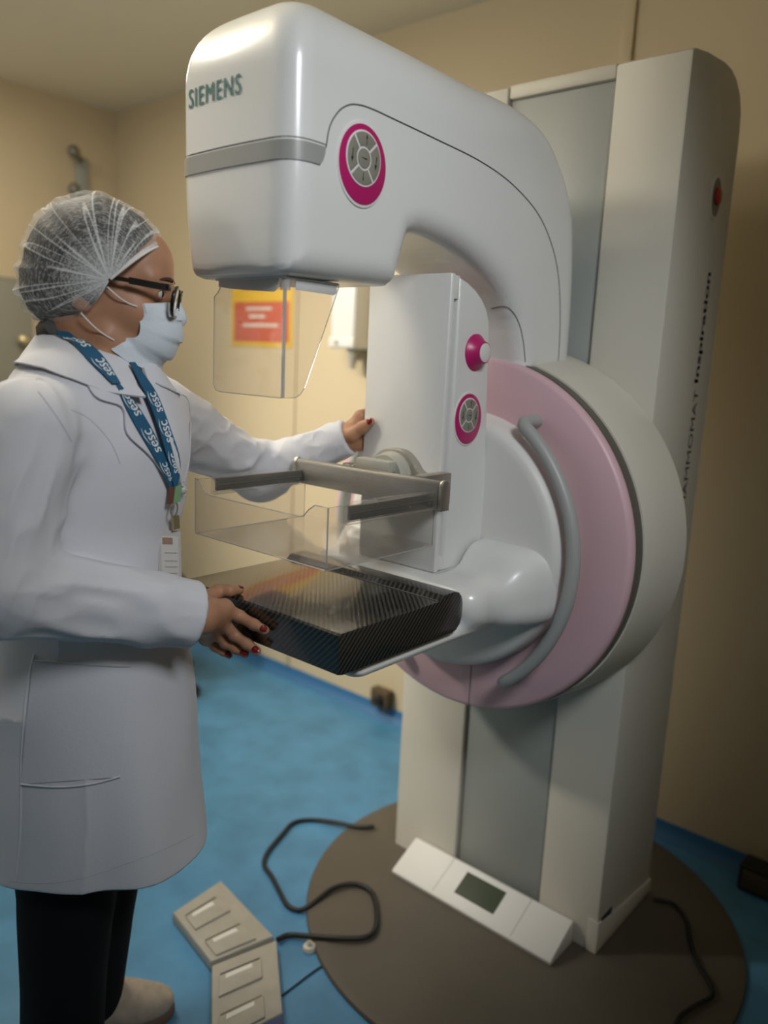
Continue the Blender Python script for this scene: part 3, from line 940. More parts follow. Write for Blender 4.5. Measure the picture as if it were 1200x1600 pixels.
# ------------------------------------------------------------------ display console on the base plate
cons = empty('display_console', (XC, 1.52, .0195), 'white wedge-shaped floor console with small dark display at the column foot', 'console')
cpz = [(1.475, .0205), (1.578, .0205), (1.578, .078), (1.568, .082), (1.476, .036), (1.472, .030)]
MB().prism(cpz, 0, -1.160, -.690, .003).build('body', white2, cons)
def cons_pt(x, t):                                 # t: 0 at the lower edge, 1 at the upper edge of the slope
    a, b = np.array([1.476, .036]), np.array([1.568, .082])
    q = a + (b - a) * t
    return np.array([x, q[0], q[1]])
nrm = np.array([0, -.046, .092]); nrm /= np.linalg.norm(nrm)
def slope_quad(x0, x1, t0, t1, lift, th):
    g = np.array([[cons_pt(x0, t0), cons_pt(x0, t1)], [cons_pt(x1, t0), cons_pt(x1, t1)]]) + nrm * lift
    return sheet(g, th, np.repeat(np.repeat(nrm[None, None], 2, 0), 2, 1))
v, f = slope_quad(-.978, -.862, .24, .86, .0012, .003)
MB().raw(v, f).build('display', lcd, cons)
for xx in (-1.03, -.80):
    v, f = slope_quad(xx, xx + .0015, .0, 1.0, .0004, .001)
    MB().raw(v, f).build('joint_line', grey_band, cons)

# ------------------------------------------------------------------ foot switches
def foot_switch(cs, name, label, extra):
    """cs: four corner points on the top: a-b one short end, d-c the other"""
    a, b, c, d = [np.array(q[:2]) for q in cs]
    t = empty(name, (*((a + b + c + d) / 4), 0), label, 'foot switch', 'foot switches of the machine')
    H = .030
    m = MB().prism([tuple(q) for q in (a, b, c, d)], 2, .001, H, .004, 3)
    m.build('housing', pedal_m, t)
    def uv(s, w): return (a * (1 - s) + d * s) * (1 - w) + (b * (1 - s) + c * s) * w
    def quad(s0, s1, w0, w1, z0, z1, nm, mm, bv=.0015):
        return MB().prism([tuple(uv(s, w)) for s, w in ((s0, w0), (s0, w1), (s1, w1), (s1, w0))], 2, z0, z1, bv).build(nm, mm, t)
    for k, s in enumerate((.16, .66)):
        quad(s, s + .20, .12, .72, H - .004, H + .0008, 'pedal_recess', pedal_d if extra and k == 0 else strip_metal, .0005)
        quad(s + .045, s + .30, .10, .74, H - .002, H + .005, 'pedal_tread', pedal_m)
        quad(s + .06, s + .12, .20, .60, H + .0045, H + .0060, 'polished_tread', pedal_w, .0005)
    return t
fs1 = foot_switch([at(270, 1425, 2, .03), at(345, 1375, 2, .03), at(428, 1462, 2, .03), at(330, 1502, 2, .03)], 'foot_switch', 'grey metal foot switch, the one farther from the camera, turned askew', False)
fs2 = foot_switch([at(331, 1508, 2, .03), at(432, 1468, 2, .03), at(442, 1582, 2, .03), at(330, 1640, 2, .03)], 'foot_switch', 'grey metal foot switch with dark blue end nearest the camera', True)
q = [at(*c, 2, .03)[:2] for c in ((336, 1632), (442, 1583), (446, 1640), (338, 1690))]
MB().prism([tuple(z) for z in q], 2, .001, .029, .003).build('blue_end_panel', blue_lab, fs2)

# cables
def floor_tube(name, px, z, r, m, label, cat):
    pts = smooth_path([at(x, y, 2, zz) for (x, y), zz in zip(px, z)], 8)
    o = MB().tube(pts, r, 10).build(name, m)
    return props(o, label, cat)
cz_ = .0068
floor_tube('foot_switch_cable', [(434, 1468), (452, 1461), (485, 1463), (530, 1466), (572, 1464), (588, 1446), (587, 1410), (577, 1390), (552, 1381), (520, 1388), (488, 1412), (468, 1422), (450, 1415), (438, 1395), (425, 1370), (413, 1352), (418, 1332), (440, 1305), (458, 1286), (485, 1281), (520, 1284), (560, 1292), (585, 1291)],
           [.012, .008, .016, .026, .0268, .0268, .0268, .0268, .0268, .026, .018, cz_, cz_, cz_, cz_, cz_, cz_, cz_, cz_, cz_, .014, .024, .0268], .0062, black_rub, 'black cable looping from the grey foot switches over the base plate', 'cable')
floor_tube('thin_cord', [(440, 1556), (465, 1537), (490, 1518), (506, 1508)], [.003] * 4, .002, black_rub, 'thin dark cord from the near foot switch to the base plate', 'cord')
floor_tube('power_cable', [(1022, 1405), (1052, 1412), (1072, 1436), (1080, 1475), (1090, 1505), (1108, 1535), (1112, 1556), (1085, 1572), (1062, 1590), (1050, 1620)], [.026] * 6 + [.026] * 4, .005, black_rub, 'black power cable behind the column on the dark right side', 'cable')
pc = at(483, 1484, 2, 0)
fo = empty('levelling_foot', (pc[0], pc[1], 0), 'small round cream foot beside the base plate rim', 'foot')
MB().lathe([(0, .0005), (.015, .0005), (.016, .006), (.013, .012), (.007, .014), (.007, .020), (0, .020)], (pc[0], pc[1], 0), 'z', 24).build('pad', cream, fo)
MB().lathe([(0, .019), (.005, .019), (.005, .0225), (0, .0225)], (pc[0], pc[1], 0), 'z', 12).build('screw', nickel, fo)

# ------------------------------------------------------------------ things on and by the walls
sg = empty('wall_sign', (-2.57, WY, 1.38), 'yellow and red notice on the back wall behind the face shield', 'sign')
MB().box((-2.757, WY - .004, 1.382), (-2.372 - .006, WY - .0005, 1.665), .001).build('yellow_board', sign_y, sg)
MB().box((-2.738, WY - .0055, 1.400), (-2.396, WY - .0035, 1.562), .0005).build('red_panel', sign_r, sg)
for (x0, x1, zz) in ((-2.66, -2.50, 1.528), (-2.64, -2.54, 1.497), (-2.68, -2.46, 1.462)):
    MB().box((x0, WY - .0062, zz), (x1, WY - .005, zz + .012)).build('print_line', sign_w, sg)
MB().box((-2.69, WY - .0052, 1.612), (-2.45, WY - .0035, 1.630)).build('print_line', sign_r, sg)
ds = empty('soap_dispenser', (-2.01, WY, 1.39), 'white soap dispenser on the back wall left of the tower', 'dispenser')
MB().box((-2.075, WY - .10, 1.392), (-1.955, WY - .0005, 1.68), .012, 3).build('body', white, ds)
MB().box((-2.078, WY - .105, 1.385), (-1.952, WY - .015, 1.425), .008, 3).build('push_bar', white2, ds)
MB().lathe([(0, 1.388), (.02, 1.388), (.016, 1.35), (.012, 1.315), (0, 1.315)], (-1.995, WY - .06, 0), 'z', 16).build('nozzle', dial_grey, ds)
MB().lathe([(0, 0), (.010, 0), (.010, .003), (0, .003)], (-2.035, WY - .1085, 1.405), 'y', 14).build('lock', dial_grey, ds)
so = empty('wall_socket', (-1.81, WY, .03), 'small dark brown socket box low on back wall left of column', 'socket')
MB().box((-1.85, WY - .045, .052), (-1.765, WY - .004, .125), .006).build('box', brown_m, so)
MB().lathe([(0, 0), (.018, 0), (.018, -.02), (.010, -.024), (0, -.024)], (-1.80, WY - .044, .09), 'y', 16).build('plug', ink, so)
jb = empty('junction_box', (-.44, WY - .06, .0), 'dark junction box on floor at far right wall', 'junction box')
MB().box((-.475, WY - .10, .001), (-.36, WY - .032, .075), .006).build('box', ink, jb)
MB().box((-.465, WY - .105, .012), (-.37, WY - .099, .064), .002).build('lid', brown_m, jb)
# hook rail on the left wall
hk = empty('hook_rail', (WX, 2.02, 2.03), 'grey wall bracket with two round hooks high on left wall', 'bracket')
MB().box((WX + .0005, 1.985, 1.90), (WX + .03, 2.04, 2.20), .006).build('back_plate', slide_grey, hk)
for zz in (2.19, 2.03):
    h1 = MB().tube([(WX + .02, 2.005, zz), (WX + .06, 1.97, zz), (WX + .10, 1.93, zz + .005)], .012, 10).build('hook', strip_metal, hk)
    MB().sphere((WX + .105, 1.925, zz + .008), .028, 14).build('knob', strip_metal, h1)
# grey cabinet by the left wall
gx = -3.20
ct = at(0, 431, 0, gx)[2]
yr = at(52, 500, 0, gx)[1]
cb = empty('storage_cabinet', (gx - .2, yr - .3, 0), 'tall grey metal cabinet behind the woman at the left wall', 'cabinet')
MB().box((WX + .02, yr - .62, .04), (gx, yr, ct), .008).build('body', grey_cab, cb)
MB().box((WX + .05, yr - .58, .0), (gx - .03, yr - .04, .045)).build('plinth', strip_metal, cb)
for k in (0, 1):
    y0 = yr - .612 + k * .305
    d = MB().box((gx - .002, y0, .07), (gx + .016, y0 + .299, ct - .03), .004).build('door', grey_cab, cb)
    zk = at(30, 532, 0, gx)[2]
    yk = at(30, 532, 0, gx)[1] if k == 1 else y0 + .25
    MB().sphere((gx + .035, yk, zk), (.022, .022, .022), 14).build('knob', brass, d)
# rolling stool hidden for the most part by the woman
pw = at(305, 1078, 2, .03)
sc_ = np.array([pw[0] - .23, pw[1] - .10])
st = empty('rolling_stool', (*sc_, 0), 'low rolling stool on casters behind the white coat', 'stool')
MB().lathe([(0, .42), (.17, .42), (.178, .43), (.178, .455), (.165, .47), (0, .475)], (*sc_, 0), 'z', 40).build('seat', black_rub, st)
MB().lathe([(0, .08), (.026, .08), (.026, .25), (.018, .25), (.018, .42), (0, .42)], (*sc_, 0), 'z', 20).build('post', nickel, st)
a0 = math.atan2(pw[1] - sc_[1], pw[0] - sc_[0])
for k in range(5):
    a = a0 + k * 2 * math.pi / 5
    dx = np.array([math.cos(a), math.sin(a)])
    e0 = sc_ + dx * .02; e1 = sc_ + dx * .245
    lg = MB().tube([(*e0, .105), (*(sc_ + dx * .13), .092), (*e1, .072)], [.018, .016, .013], 10).build('leg', tube_grey, st)
    MB().lathe([(0, -.012), (.024, -.012), (.026, 0), (.024, .012), (0, .012)], (0, 0, 0), 'x', 18, Matrix.Translation((*e1, .0265)) @ Matrix.Rotation(a + 1.57, 4, 'Z')).build('caster', black_rub, lg)

# ------------------------------------------------------------------ the woman
PH = R(30)
PF = np.array([math.cos(PH), math.sin(PH), 0]); PL = np.array([-math.sin(PH), math.cos(PH), 0])
HEM = 0.50
TZ = np.array([.40, .50, .62, .75, .92, 1.00, 1.07, 1.14, 1.20, 1.25, 1.29, 1.315, 1.335, 1.35, 1.40])
TCX = np.interp(TZ, [.4, .5, .92, 1.07, 1.25, 1.4], [-1.200, -1.198, -1.180, -1.168, -1.150, -1.142])
TCY = np.interp(TZ, [.4, .5, .92, 1.07, 1.25, 1.4], [.648, .648, .648, .650, .648, .648])
TA = np.array([.160, .162, .165, .164, .159, .157, .160, .163, .165, .162, .150, .130, .100, .070, .050])
TB_ = np.array([.220, .214, .196, .180, .152, .134, .130, .142, .140, .122, .106, .093, .078, .062, .050])
def dense(z): return [np.interp(z, TZ, q) for q in (TCX, TCY, TA, TB_)]
_zz = np.linspace(.40, 1.40, 101)
_k = np.exp(-np.linspace(-2, 2, 9) ** 2); _k /= _k.sum()
_tab = [np.convolve(np.pad(q, 4, mode='edge'), _k, mode='valid') for q in dense(_zz)]
class Torso:
    c = np.array([-1.16, .64, .9]); R = .6; k = .02
    def __init__(s, inset=0.0, zlo=.40, zhi=1.40): s.i = inset; s.zlo, s.zhi = zlo, zhi
    def __call__(s, p):
        z = np.clip(p[:, 2], .40, 1.40)
        cx, cy, a, b = [np.interp(z, _zz, q) for q in _tab]
        dx, dy = p[:, 0] - cx, p[:, 1] - cy
        f = dx * PF[0] + dy * PF[1]; l = dx * PL[0] + dy * PL[1]
        k0 = np.sqrt((l / a) ** 2 + (f / b) ** 2); k1 = np.sqrt((l / a ** 2) ** 2 + (f / b ** 2) ** 2) + 1e-6
        d = np.where(k0 > .2, k0 * (k0 - 1) / k1, -np.minimum(a, b) * .8) + s.i
        return np.maximum(d, np.maximum(p[:, 2] - s.zhi, s.zlo - p[:, 2]))

SR = np.array([-1.062, .500, 1.236]); ER = np.array([-1.030, .436, 1.035]); WR = at(314, 962, 1, .717)
SL = np.array([-1.228, .785, 1.252]); EL = np.array([-1.230, 1.060, 1.112]); WL = np.array([-1.071, 1.142, 1.196])
NB = np.array([-1.142, .650, 1.33])
HC = np.array([-1.133, .652, 1.441])
HA = R(52); HP = R(-3)
HX = np.array([math.cos(HA) * math.cos(HP), math.sin(HA) * math.cos(HP), math.sin(HP)])
HY = np.array([-math.sin(HA), math.cos(HA), 0])
HZ = np.cross(HX, HY)
HR = np.stack([HX, HY, HZ], 1)
def hp(a, b, c): return HC + HX * a + HY * b + HZ * c

# ---- body
prims = []
# head
prims += [Ell(hp(-.004, 0, .018), (.095, .069, .088), HR, .01),
          Ell(hp(.030, 0, -.046), (.066, .058, .078), HR, .03),
          Ell(hp(.066, 0, .035), (.040, .055, .050), HR, .03),
          Cap(hp(.074, 0, -.103), hp(.070, 0, -.100), .021, .021, .025)]
for s_ in (1, -1):
    prims += [Ell(hp(.056, .040 * s_, -.032), (.030, .024, .026), HR, .02),
              Cap(hp(.091, .014 * s_, .017), hp(.079, .046 * s_, .015), .011, .010, .014),
              Cap(hp(.02, .052 * s_, -.075), hp(.062, .028 * s_, -.104), .014, .016, .02),
              Ell(hp(-.014, .069 * s_, -.012), (.020, .009, .028), HR, .006),
              Ell(hp(-.010, .069 * s_, -.033), (.009, .006, .010), HR, .006),
              Ell(hp(.0815, .032 * s_, -.004), (.0135, .0150, .0125), HR, .006)]
prims += [Cap(hp(.098, 0, .004), hp(.116, 0, -.036), .0085, .0115, .014),
          Cap(hp(.106, .010, -.042), hp(.106, -.010, -.042), .0075, .0075, .008),
          Cap(hp(.094, .012, -.068), hp(.094, -.012, -.068), .0075, .0075, .008),
          Cap(hp(.091, .011, -.078), hp(.091, -.011, -.078), .0075, .0075, .006)]
# neck, torso, arms, legs
prims += [Cap(hp(-.022, 0, -.055), NB - np.array([0, 0, .03]), .052, .056, .03)]
tor = Torso(.016, .80, 1.33); tor.k = .03
prims += [tor,
          Cap(NB + PF * .02, NB + PF * .075 - np.array([0, 0, .10]), .050, .035, .03)]
for S, E_, Wr in ((SR, ER, WR), (SL, EL, WL)):
    prims += [Cap(S, E_, .046, .038, .03), Cap(E_, Wr, .038, .0255, .02)]
HIPC = np.array([-1.182, .648, .86])
HIP = [HIPC - PL * .060, HIPC + PL * .060]
KNE = [np.array([-1.190, .605, .47]), np.array([-1.235, .690, .47])]
ANK = [np.array([-1.205, .590, .085]), np.array([-1.303, .694, .085])]
FDIR = [np.array([math.cos(R(28)), math.sin(R(28)), 0]), np.array([math.cos(R(57)), math.sin(R(57)), 0])]
for h_, k_, a_, d_ in zip(HIP, KNE, ANK, FDIR):
    prims += [Cap(h_, k_, .066, .052, .04), Cap(k_, a_, .050, .034, .02), Cap(a_ - np.array([0, 0, .03]), a_ + d_ * .10 - np.array([0, 0, .055]), .032, .022, .02)]

NAILS = []
def finger(chain, radii, k=.006, nail=None):
    ch = [np.array(c, float) for c in chain]
    for i in range(len(ch) - 1):
        prims.append(Cap(ch[i], ch[i + 1], radii[i], radii[i + 1], k))
    if nail is not None:
        d = ch[-1] - ch[-2]; d /= np.linalg.norm(d)
        n = np.array(nail, float); n -= d * (n @ d); n /= np.linalg.norm(n)
        NAILS.append((ch[-1] - d * .0005, d, n, radii[-1]))
# right hand: thumb on the table, fingers along its front face
tocam = CAM - at(380, 975, 1, .79); tocam /= np.linalg.norm(tocam)
kn = [at(350, 950, 1, .762), at(344, 968, 1, .760), at(334, 983, 1, .761), at(323, 996, 1, .764)]
for q, r_ in zip(kn, (.0125, .0125, .012, .0115)):
    prims.append(Cap(WR, q, .021, r_, .016))
    prims.append(Cap(WR * .35 + q * .65, q, .0145, r_, .012))
finger([kn[0], at(374, 963, 1, .786), at(397, 976, 1, .7895), at(414, 985, 1, .7905)], (.0115, .0095, .0085, .0072), nail=tocam + np.array([0, 0, .25]))
finger([kn[1], at(366, 992, 1, .785), at(386, 1006, 1, .7895), at(401, 1017, 1, .7905)], (.0115, .0095, .0085, .0072), nail=tocam + np.array([0, 0, .1]))
finger([kn[2], at(352, 1004, 1, .784), at(370, 1014, 1, .789), at(383, 1021, 1, .7905)], (.011, .0092, .0082, .0070), nail=tocam)
finger([kn[3], at(337, 1010, 1, .783), at(349, 1017, 1, .788), at(358, 1023, 1, .790)], (.0102, .0085, .0075, .0064), nail=tocam)
tb0 = at(326, 935, 1, .762)
prims.append(Cap(WR, tb0, .020, .0145, .014))
t1 = at(341, 924, 1, .785); t2 = at(359, 923, 2, .9665); t3 = at(374, 922, 2, .9635)
finger([tb0, t1, t2, t3], (.0135, .0110, .0092, .0076), nail=np.array([.15, -.25, 1.0]))
# left hand round the edge of the tower
lk = [np.array([-1.054, 1.160, 1.240]), np.array([-1.055, 1.166, 1.220]), np.array([-1.055, 1.166, 1.200]), np.array([-1.054, 1.162, 1.182])]
for q in lk:
    prims.append(Cap(WL, q, .020, .0115, .014))
for q, dz in zip(lk, (.022, .012, .002, -.008)):
    finger([q, q + np.array([.0065, .036, dz * .6]), q + np.array([.0075, .062, dz]), q + np.array([.0085, .082, dz * 1.1])], (.011, .0092, .0082, .0070), nail=np.array([-1, 0, .1]))
finger([WL + np.array([.004, .004, .006]), np.array([-1.047, 1.130, 1.205]), np.array([-1.026, 1.138, 1.222]), np.array([-1.009, 1.141, 1.2335])], (.018, .0135, .0108, .0080), k=.008, nail=np.array([.25, -1, .2]))

BODY = Union(prims)
def body_sdf(p):
    d = BODY(p)
    q = (p - HC) @ HR
    near = (np.abs(q) < .2).all(1)
    if near.any():
        qq = q[near]
        for s_ in (1, -1):                       # openings between the lids
            c = np.array([.094, .0325 * s_, -.005])
            w = qq - c
            e_ = np.sqrt((w[:, 0] / .010) ** 2 + (w[:, 1] / .0110) ** 2 + (w[:, 2] / .0046) ** 2)
            cut = (e_ - 1) * .0052
            d[near] = smax(d[near], -cut, .002)
    return d
person = sdf_obj('person', body_sdf, (-1.45, .36, .0), (-.86, 1.26, 1.58), .0036, skin, None, origin=(-1.2, .64, 0), slack=1.5)
props(person, 'woman in white lab coat, hair cap, mask and glasses holding the table edge', 'person')

for s_ in (1, -1):
    ey = MB().sphere((0, 0, 0), .0118, 18)
    bmesh.ops.translate(ey.bm, verts=ey.bm.verts, vec=Vector(hp(.0835, .032 * s_, -.0045)))
    eo = ey.build('eye', eye_w, person)
    MB().sphere(hp(.0925, .032 * s_, -.0045), .0052, 12).build('iris', iris_m, eo)
    br = [hp(.0985 - .055 * abs(t) ** 2 - .004 * (1 - t), s_ * (.016 + .034 * t), .0165 + .006 * t - .008 * t * t) for t in np.linspace(0, 1, 9)]
    pb, nb_ = march(body_sdf, np.array(br) + HX * .05, np.repeat((-HX)[None], 9, 0), 0, .2)
    MB().tube(list(pb), [.0022, .0032, .0034, .0033, .0031, .0028, .0024, .0018, .001], 6).build('eyebrow', brow_m, person)
for c, d, n, r_ in NAILS:
    s3 = np.cross(n, d)
    m = Matrix((tuple(np.r_[d[0], s3[0], n[0], (c + n * (r_ * .72))[0]]), tuple(np.r_[d[1], s3[1], n[1], (c + n * (r_ * .72))[1]]), tuple(np.r_[d[2], s3[2], n[2], (c + n * (r_ * .72))[2]]), (0, 0, 0, 1)))
    MB().sphere((0, 0, 0), (.0082, r_ * .80, .0030), 14, m).build('fingernail', nail_m, person)

# ---- lab coat
def fold_noise(p):
    return vnoise(p * np.array([9, 9, 5.0])) * .6 + vnoise(p * np.array([21, 21, 12.0]) + 5) * .3
coat_t = Torso(0.0, HEM - .08, 1.348)
slvR1 = Cap(SR, ER, .064, .060, .05); slvR2 = Cap(ER, WR + (WR - ER) * .2, .060, .0510, .02)
slvL1 = Cap(SL, EL, .064, .054, .05); slvL2 = Cap(EL, WL + (WL - EL) * .3, .049, .0335, .02)
cuffR_d = (WR - ER) / np.linalg.norm(WR - ER); cuffL_d = (WL - EL) / np.linalg.norm(WL - EL)
cuffR = WR - cuffR_d * .012; cuffL = WL + cuffL_d * .004
cavR = Cap(cuffR - cuffR_d * .05, cuffR + cuffR_d * .1, .0395, .0405); cavL = Cap(cuffL - cuffL_d * .04, cuffL + cuffL_d * .1, .0270, .0275)
v0 = NB + PF * .050 + np.array([0, 0, .03]); v1 = np.array([-1.160, .650, 1.165]) + PF * .150
VCUT = Cap(v0, v1, .050, .008); VCUT2 = Cap(v0, v0 * .45 + v1 * .55, .040, .006)
def skirt_fold(p):
    dx, dy = p[:, 0] + 1.19, p[:, 1] - .648
    a = np.arctan2(dx * PL[0] + dy * PL[1], dx * PF[0] + dy * PF[1])
    w = sstep(p[:, 2], 1.0, .55)
    return w * (.006 * np.sin(a * 5 + .8) + .003 * np.sin(a * 9 + 2.0 + p[:, 2] * 3))
def sleeve_fold(p, a, b, amp, n, ph, ga=.9):
    """creases running round the sleeve, sharp on their crests"""
    ab = b - a; L = np.linalg.norm(ab); t = (p - a) @ ab / L / L
    q = p - a - t[:, None] * ab
    e1 = np.cross(ab / L, [0, 0, 1.0]); e1 /= np.linalg.norm(e1); e2 = np.cross(ab / L, e1)
    g = np.arctan2(q @ e2, q @ e1)
    c = np.stack([t * n + .25 * np.sin(g + ph), np.cos(g) * ga + ph, np.sin(g) * ga], 1)
    sa = lambda x: np.sqrt(x * x + .012)
    r = (1.05 - sa(vnoise(c * 1.0))) ** 3 * .7 + (1.05 - sa(vnoise(c * 2.1 + 4))) ** 3 * .3
    return amp * (.45 - r) * np.clip(1.15 - np.abs(t - .55) * .8, 0, 1)
def coat_base(p):
    n = fold_noise(p)
    d = coat_t(p) + skirt_fold(p)
    rr = 1 - np.abs(vnoise(p * np.array([8, 8, 3.2]) + 11))
    d = d + (.4 - rr ** 3) * .009
    r1 = slvR1(p) + sleeve_fold(p, SR, ER, .015, 1.5, .7, 1.3)
    r2 = slvR2(p) + sleeve_fold(p, ER, cuffR, .013, 1.8, 2.0, 1.0) * np.clip((cuffR - p) @ cuffR_d / .06, .1, 1)
    r2 = smax(r2, (p - cuffR) @ cuffR_d, .006)
    l1 = slvL1(p) + sleeve_fold(p, SL, EL, .014, 4.5, .2)
    l2 = slvL2(p) + sleeve_fold(p, EL, cuffL, .011, 4.2, 1.0) * np.clip((cuffL - p) @ cuffL_d / .06, .1, 1)
    l2 = smax(l2, (p - cuffL) @ cuffL_d, .006)
    d = smin(d, r1, .040); d = smin(d, l1, .045)
    d = smin(d, smin(r1, r2, .03), .010); d = smin(d, smin(l1, l2, .03), .012)
    return d + n * .003
def coat_sdf(p):
    db = coat_base(p)
    d = smax(db, HEM - p[:, 2], .006)
    cav = np.maximum(db + .0125, p[:, 2] - (HEM + .16))
    d = np.maximum(d, -cav)
    d = np.maximum(d, -cavR(p)); d = np.maximum(d, -cavL(p))
    return smax(d, -VCUT(p), .008)
coat = sdf_obj('lab_coat', coat_sdf, (-1.50, .30, HEM - .03), (-.90, 1.20, 1.40), .0055, cloth, person, slack=1.6)
blouse_t = Torso(.007, .95, 1.347)
def blouse_sdf(p):
    d = blouse_t(p) + fold_noise(p) * .003
    return smax(d, -VCUT2(p), .006)
sdf_obj('blouse', blouse_sdf, (-1.36, .48, .93), (-.98, .84, 1.38), .0075, blouse_m, person)

# trousers and shoes
tl = [Cap(HIP[0], KNE[0], .088, .078, .03), Cap(KNE[0], ANK[0] + np.array([0, 0, .0]), .078, .070, .02), Cap(HIP[1], KNE[1], .088, .076, .012), Cap(KNE[1], ANK[1] + np.array([0, 0, .0]), .076, .068, .02)]
TRO = Union(tl)
def trouser_sdf(p):
    d = TRO(p) + fold_noise(p) * .008
    return np.maximum(d, np.maximum(.055 - p[:, 2], p[:, 2] - .80))
sdf_obj('trousers', trouser_sdf, (-1.42, .47, .03), (-1.02, .82, .82), .008, trouser_m, person)
for a_, d_ in zip(ANK, FDIR):
    sd = np.array([-d_[1], d_[0], 0]); up = np.array([0, 0, 1.0])
    rot = np.stack([d_, sd, up], 1)
    o_ = np.array([a_[0], a_[1], 0])
    sp3 = [Ell(o_ + d_ * .095 + up * .034, (.072, .043, .036), rot, .02), Ell(o_ + d_ * .0 + up * .045, (.075, .038, .050), rot, .03), Cap(o_ - d_ * .02 + up * .05, o_ - d_ * .015 + up * .085, .040, .042, .03), Ell(o_ + d_ * .05 + up * .052, (.06, .036, .036), rot, .03)]
    SH = Union(sp3)
    sho = sdf_obj('shoe', lambda p: np.maximum(SH(p), .016 - p[:, 2]), o_ - .22, o_ + np.array([.22, .22, .16]), .0045, shoe_m, person)
    pts = [(o_ + d_ * x + sd * y)[:2] for x, y in smooth_path([(-.072, 0), (-.06, .032), (0, .038), (.06, .042), (.11, .044), (.15, .03), (.168, 0), (.15, -.03), (.11, -.044), (.06, -.040), (0, -.038), (-.06, -.032)], 4, True)]
    MB().prism([tuple(q) for q in pts], 2, .001, .022, .004).build('sole', sole_m, sho)
    for k in range(3):
        c = o_ + d_ * (.055 + .022 * k) + up * (.083 - .008 * k)
        MB().tube([c - sd * .024 - up * .008, c + up * .004, c + sd * .024 - up * .008], .0028, 6).build('lace', cord_m, sho)

# ---- collar, lapels, pocket, seams
def lift(f, g, eps):
    s = g.shape
    p = g.reshape(-1, 3).copy()
    for _ in range(4):
        d = f(p); n = sdf_normals(f, p)
        p = p + n * np.maximum(eps - d, 0)[:, None]
    return p.reshape(s)
rows = []
for ps in np.linspace(R(28), R(332), 60):
    dv = PF * math.cos(ps) + PL * math.sin(ps)
    bk = .5 - .5 * math.cos(ps)                    # 0 in front, 1 at the nape
    r0 = .064 + .010 * (1 - bk)
    zt = 1.336 + .044 * bk
    c = np.array([-1.146, .650, 0])
    rows.append([c + dv * (r0 - .001) + np.array([0, 0, zt - .035]), c + dv * r0 + np.array([0, 0, zt - .008]), c + dv * (r0 + .004) + np.array([0, 0, zt]), c + dv * (r0 + .012) + np.array([0, 0, zt - .004]),
                 c + dv * (r0 + .024) + np.array([0, 0, zt - .022]), c + dv * (r0 + .038) + np.array([0, 0, zt - .042]), c + dv * (r0 + .046 + .012 * (1 - bk)) + np.array([0, 0, zt - .056])])
g = np.array(rows)
g[:, 3:] = lift(coat_base, g[:, 3:], .006)
nn = grid_normals(g)
sheet_obj('coat_collar', g, nn, -.003, cloth, coat)

def px_part(name, L, Rr, n, m, off, thick, mt, par, sm=2):
    g, nn = patch_px(coat_base, L, Rr, n, m, off)
    g = blur_grid(g, sm)
    return sheet_obj(name, g, nn, thick, mt, par), g, nn
px_part('lapel', [(112, 553), (124, 580), (145, 623), (168, 630), (191, 634), (193, 652), (191, 676), (208, 692), (229, 709), (247, 731), (262, 756)],
        [(130, 545), (152, 568), (170, 592), (178, 612), (194, 632), (206, 652), (219, 678), (233, 700), (245, 722), (255, 742), (265, 757)], 30, 8, .006, .004, cloth, coat)
px_part('lapel', [(216, 580), (224, 605), (234, 628), (244, 650), (254, 680), (262, 705), (268, 730), (271, 757)],
        [(228, 570), (248, 590), (262, 615), (286, 629), (287, 660), (286, 695), (284, 725), (275, 760)], 24, 10, .013, .005, cloth, coat)
def px_line(name, pts, r_, mt, par, lift_=.0005, f=coat_base):
    P_ = resample(smooth_path([np.array(q, float) for q in pts], 6), 60)
    D = np.array([ray(*q) for q in P_])
    p, n = march(f, np.repeat(CAM[None], len(D), 0), D, .5)
    for _ in range(2):
        p[1:-1] = (p[:-2] + 2 * p[1:-1] + p[2:]) / 4
    return MB().tube(list(p + n * lift_), r_, 6).build(name, mt, par)
px_line('lapel_edge_line', [(234, 603), (258, 615), (284, 629), (285, 660), (284, 695), (281, 725), (274, 752)], .0012, cloth_line, coat, .0135)  # grey line paints the far lapel's edge shading along with its stitching
px_line('seam', [(24, 1376), (32, 1300), (34, 1180), (42, 1080), (54, 1022)], .0018, cloth, coat)
px_line('seam', [(300, 762), (289, 700), (287, 760), (290, 830), (289, 900)], .0012, cloth, coat) if False else None
px_line('seam', [(110, 640), (140, 655), (172, 690), (188, 725)], .0010, cloth_line, coat, -.0004)
px_line('seam', [(60, 612), (78, 635), (98, 665), (112, 690)], .0012, cloth, coat, .0004)
px_line('hem_stitching', [(8, 1376), (60, 1380), (120, 1374), (190, 1352), (250, 1330), (303, 1304)], .0008, cloth_line, coat, -.0002)
px_part('pocket', [(53, 1030), (48, 1080), (40, 1150), (34, 1224)], [(203, 1040), (200, 1080), (194, 1140), (188, 1213)], 14, 12, .0025, .002, cloth, coat)
px_line('pocket_edge', [(53, 1031), (100, 1035), (150, 1039), (203, 1041)], .0012, cloth_line, coat, .0024)
px_line('pocket_stitching', [(34, 1224), (90, 1228), (140, 1224), (188, 1212)], .0014, cloth, coat, .0026)
for px in ((283, 765),):
    p, n = march(coat_base, CAM[None], np.array([ray(*px)]), .5)
    MB().sphere(p[0] + n[0] * .002, .0075, 12).build('button', badge_m, coat)

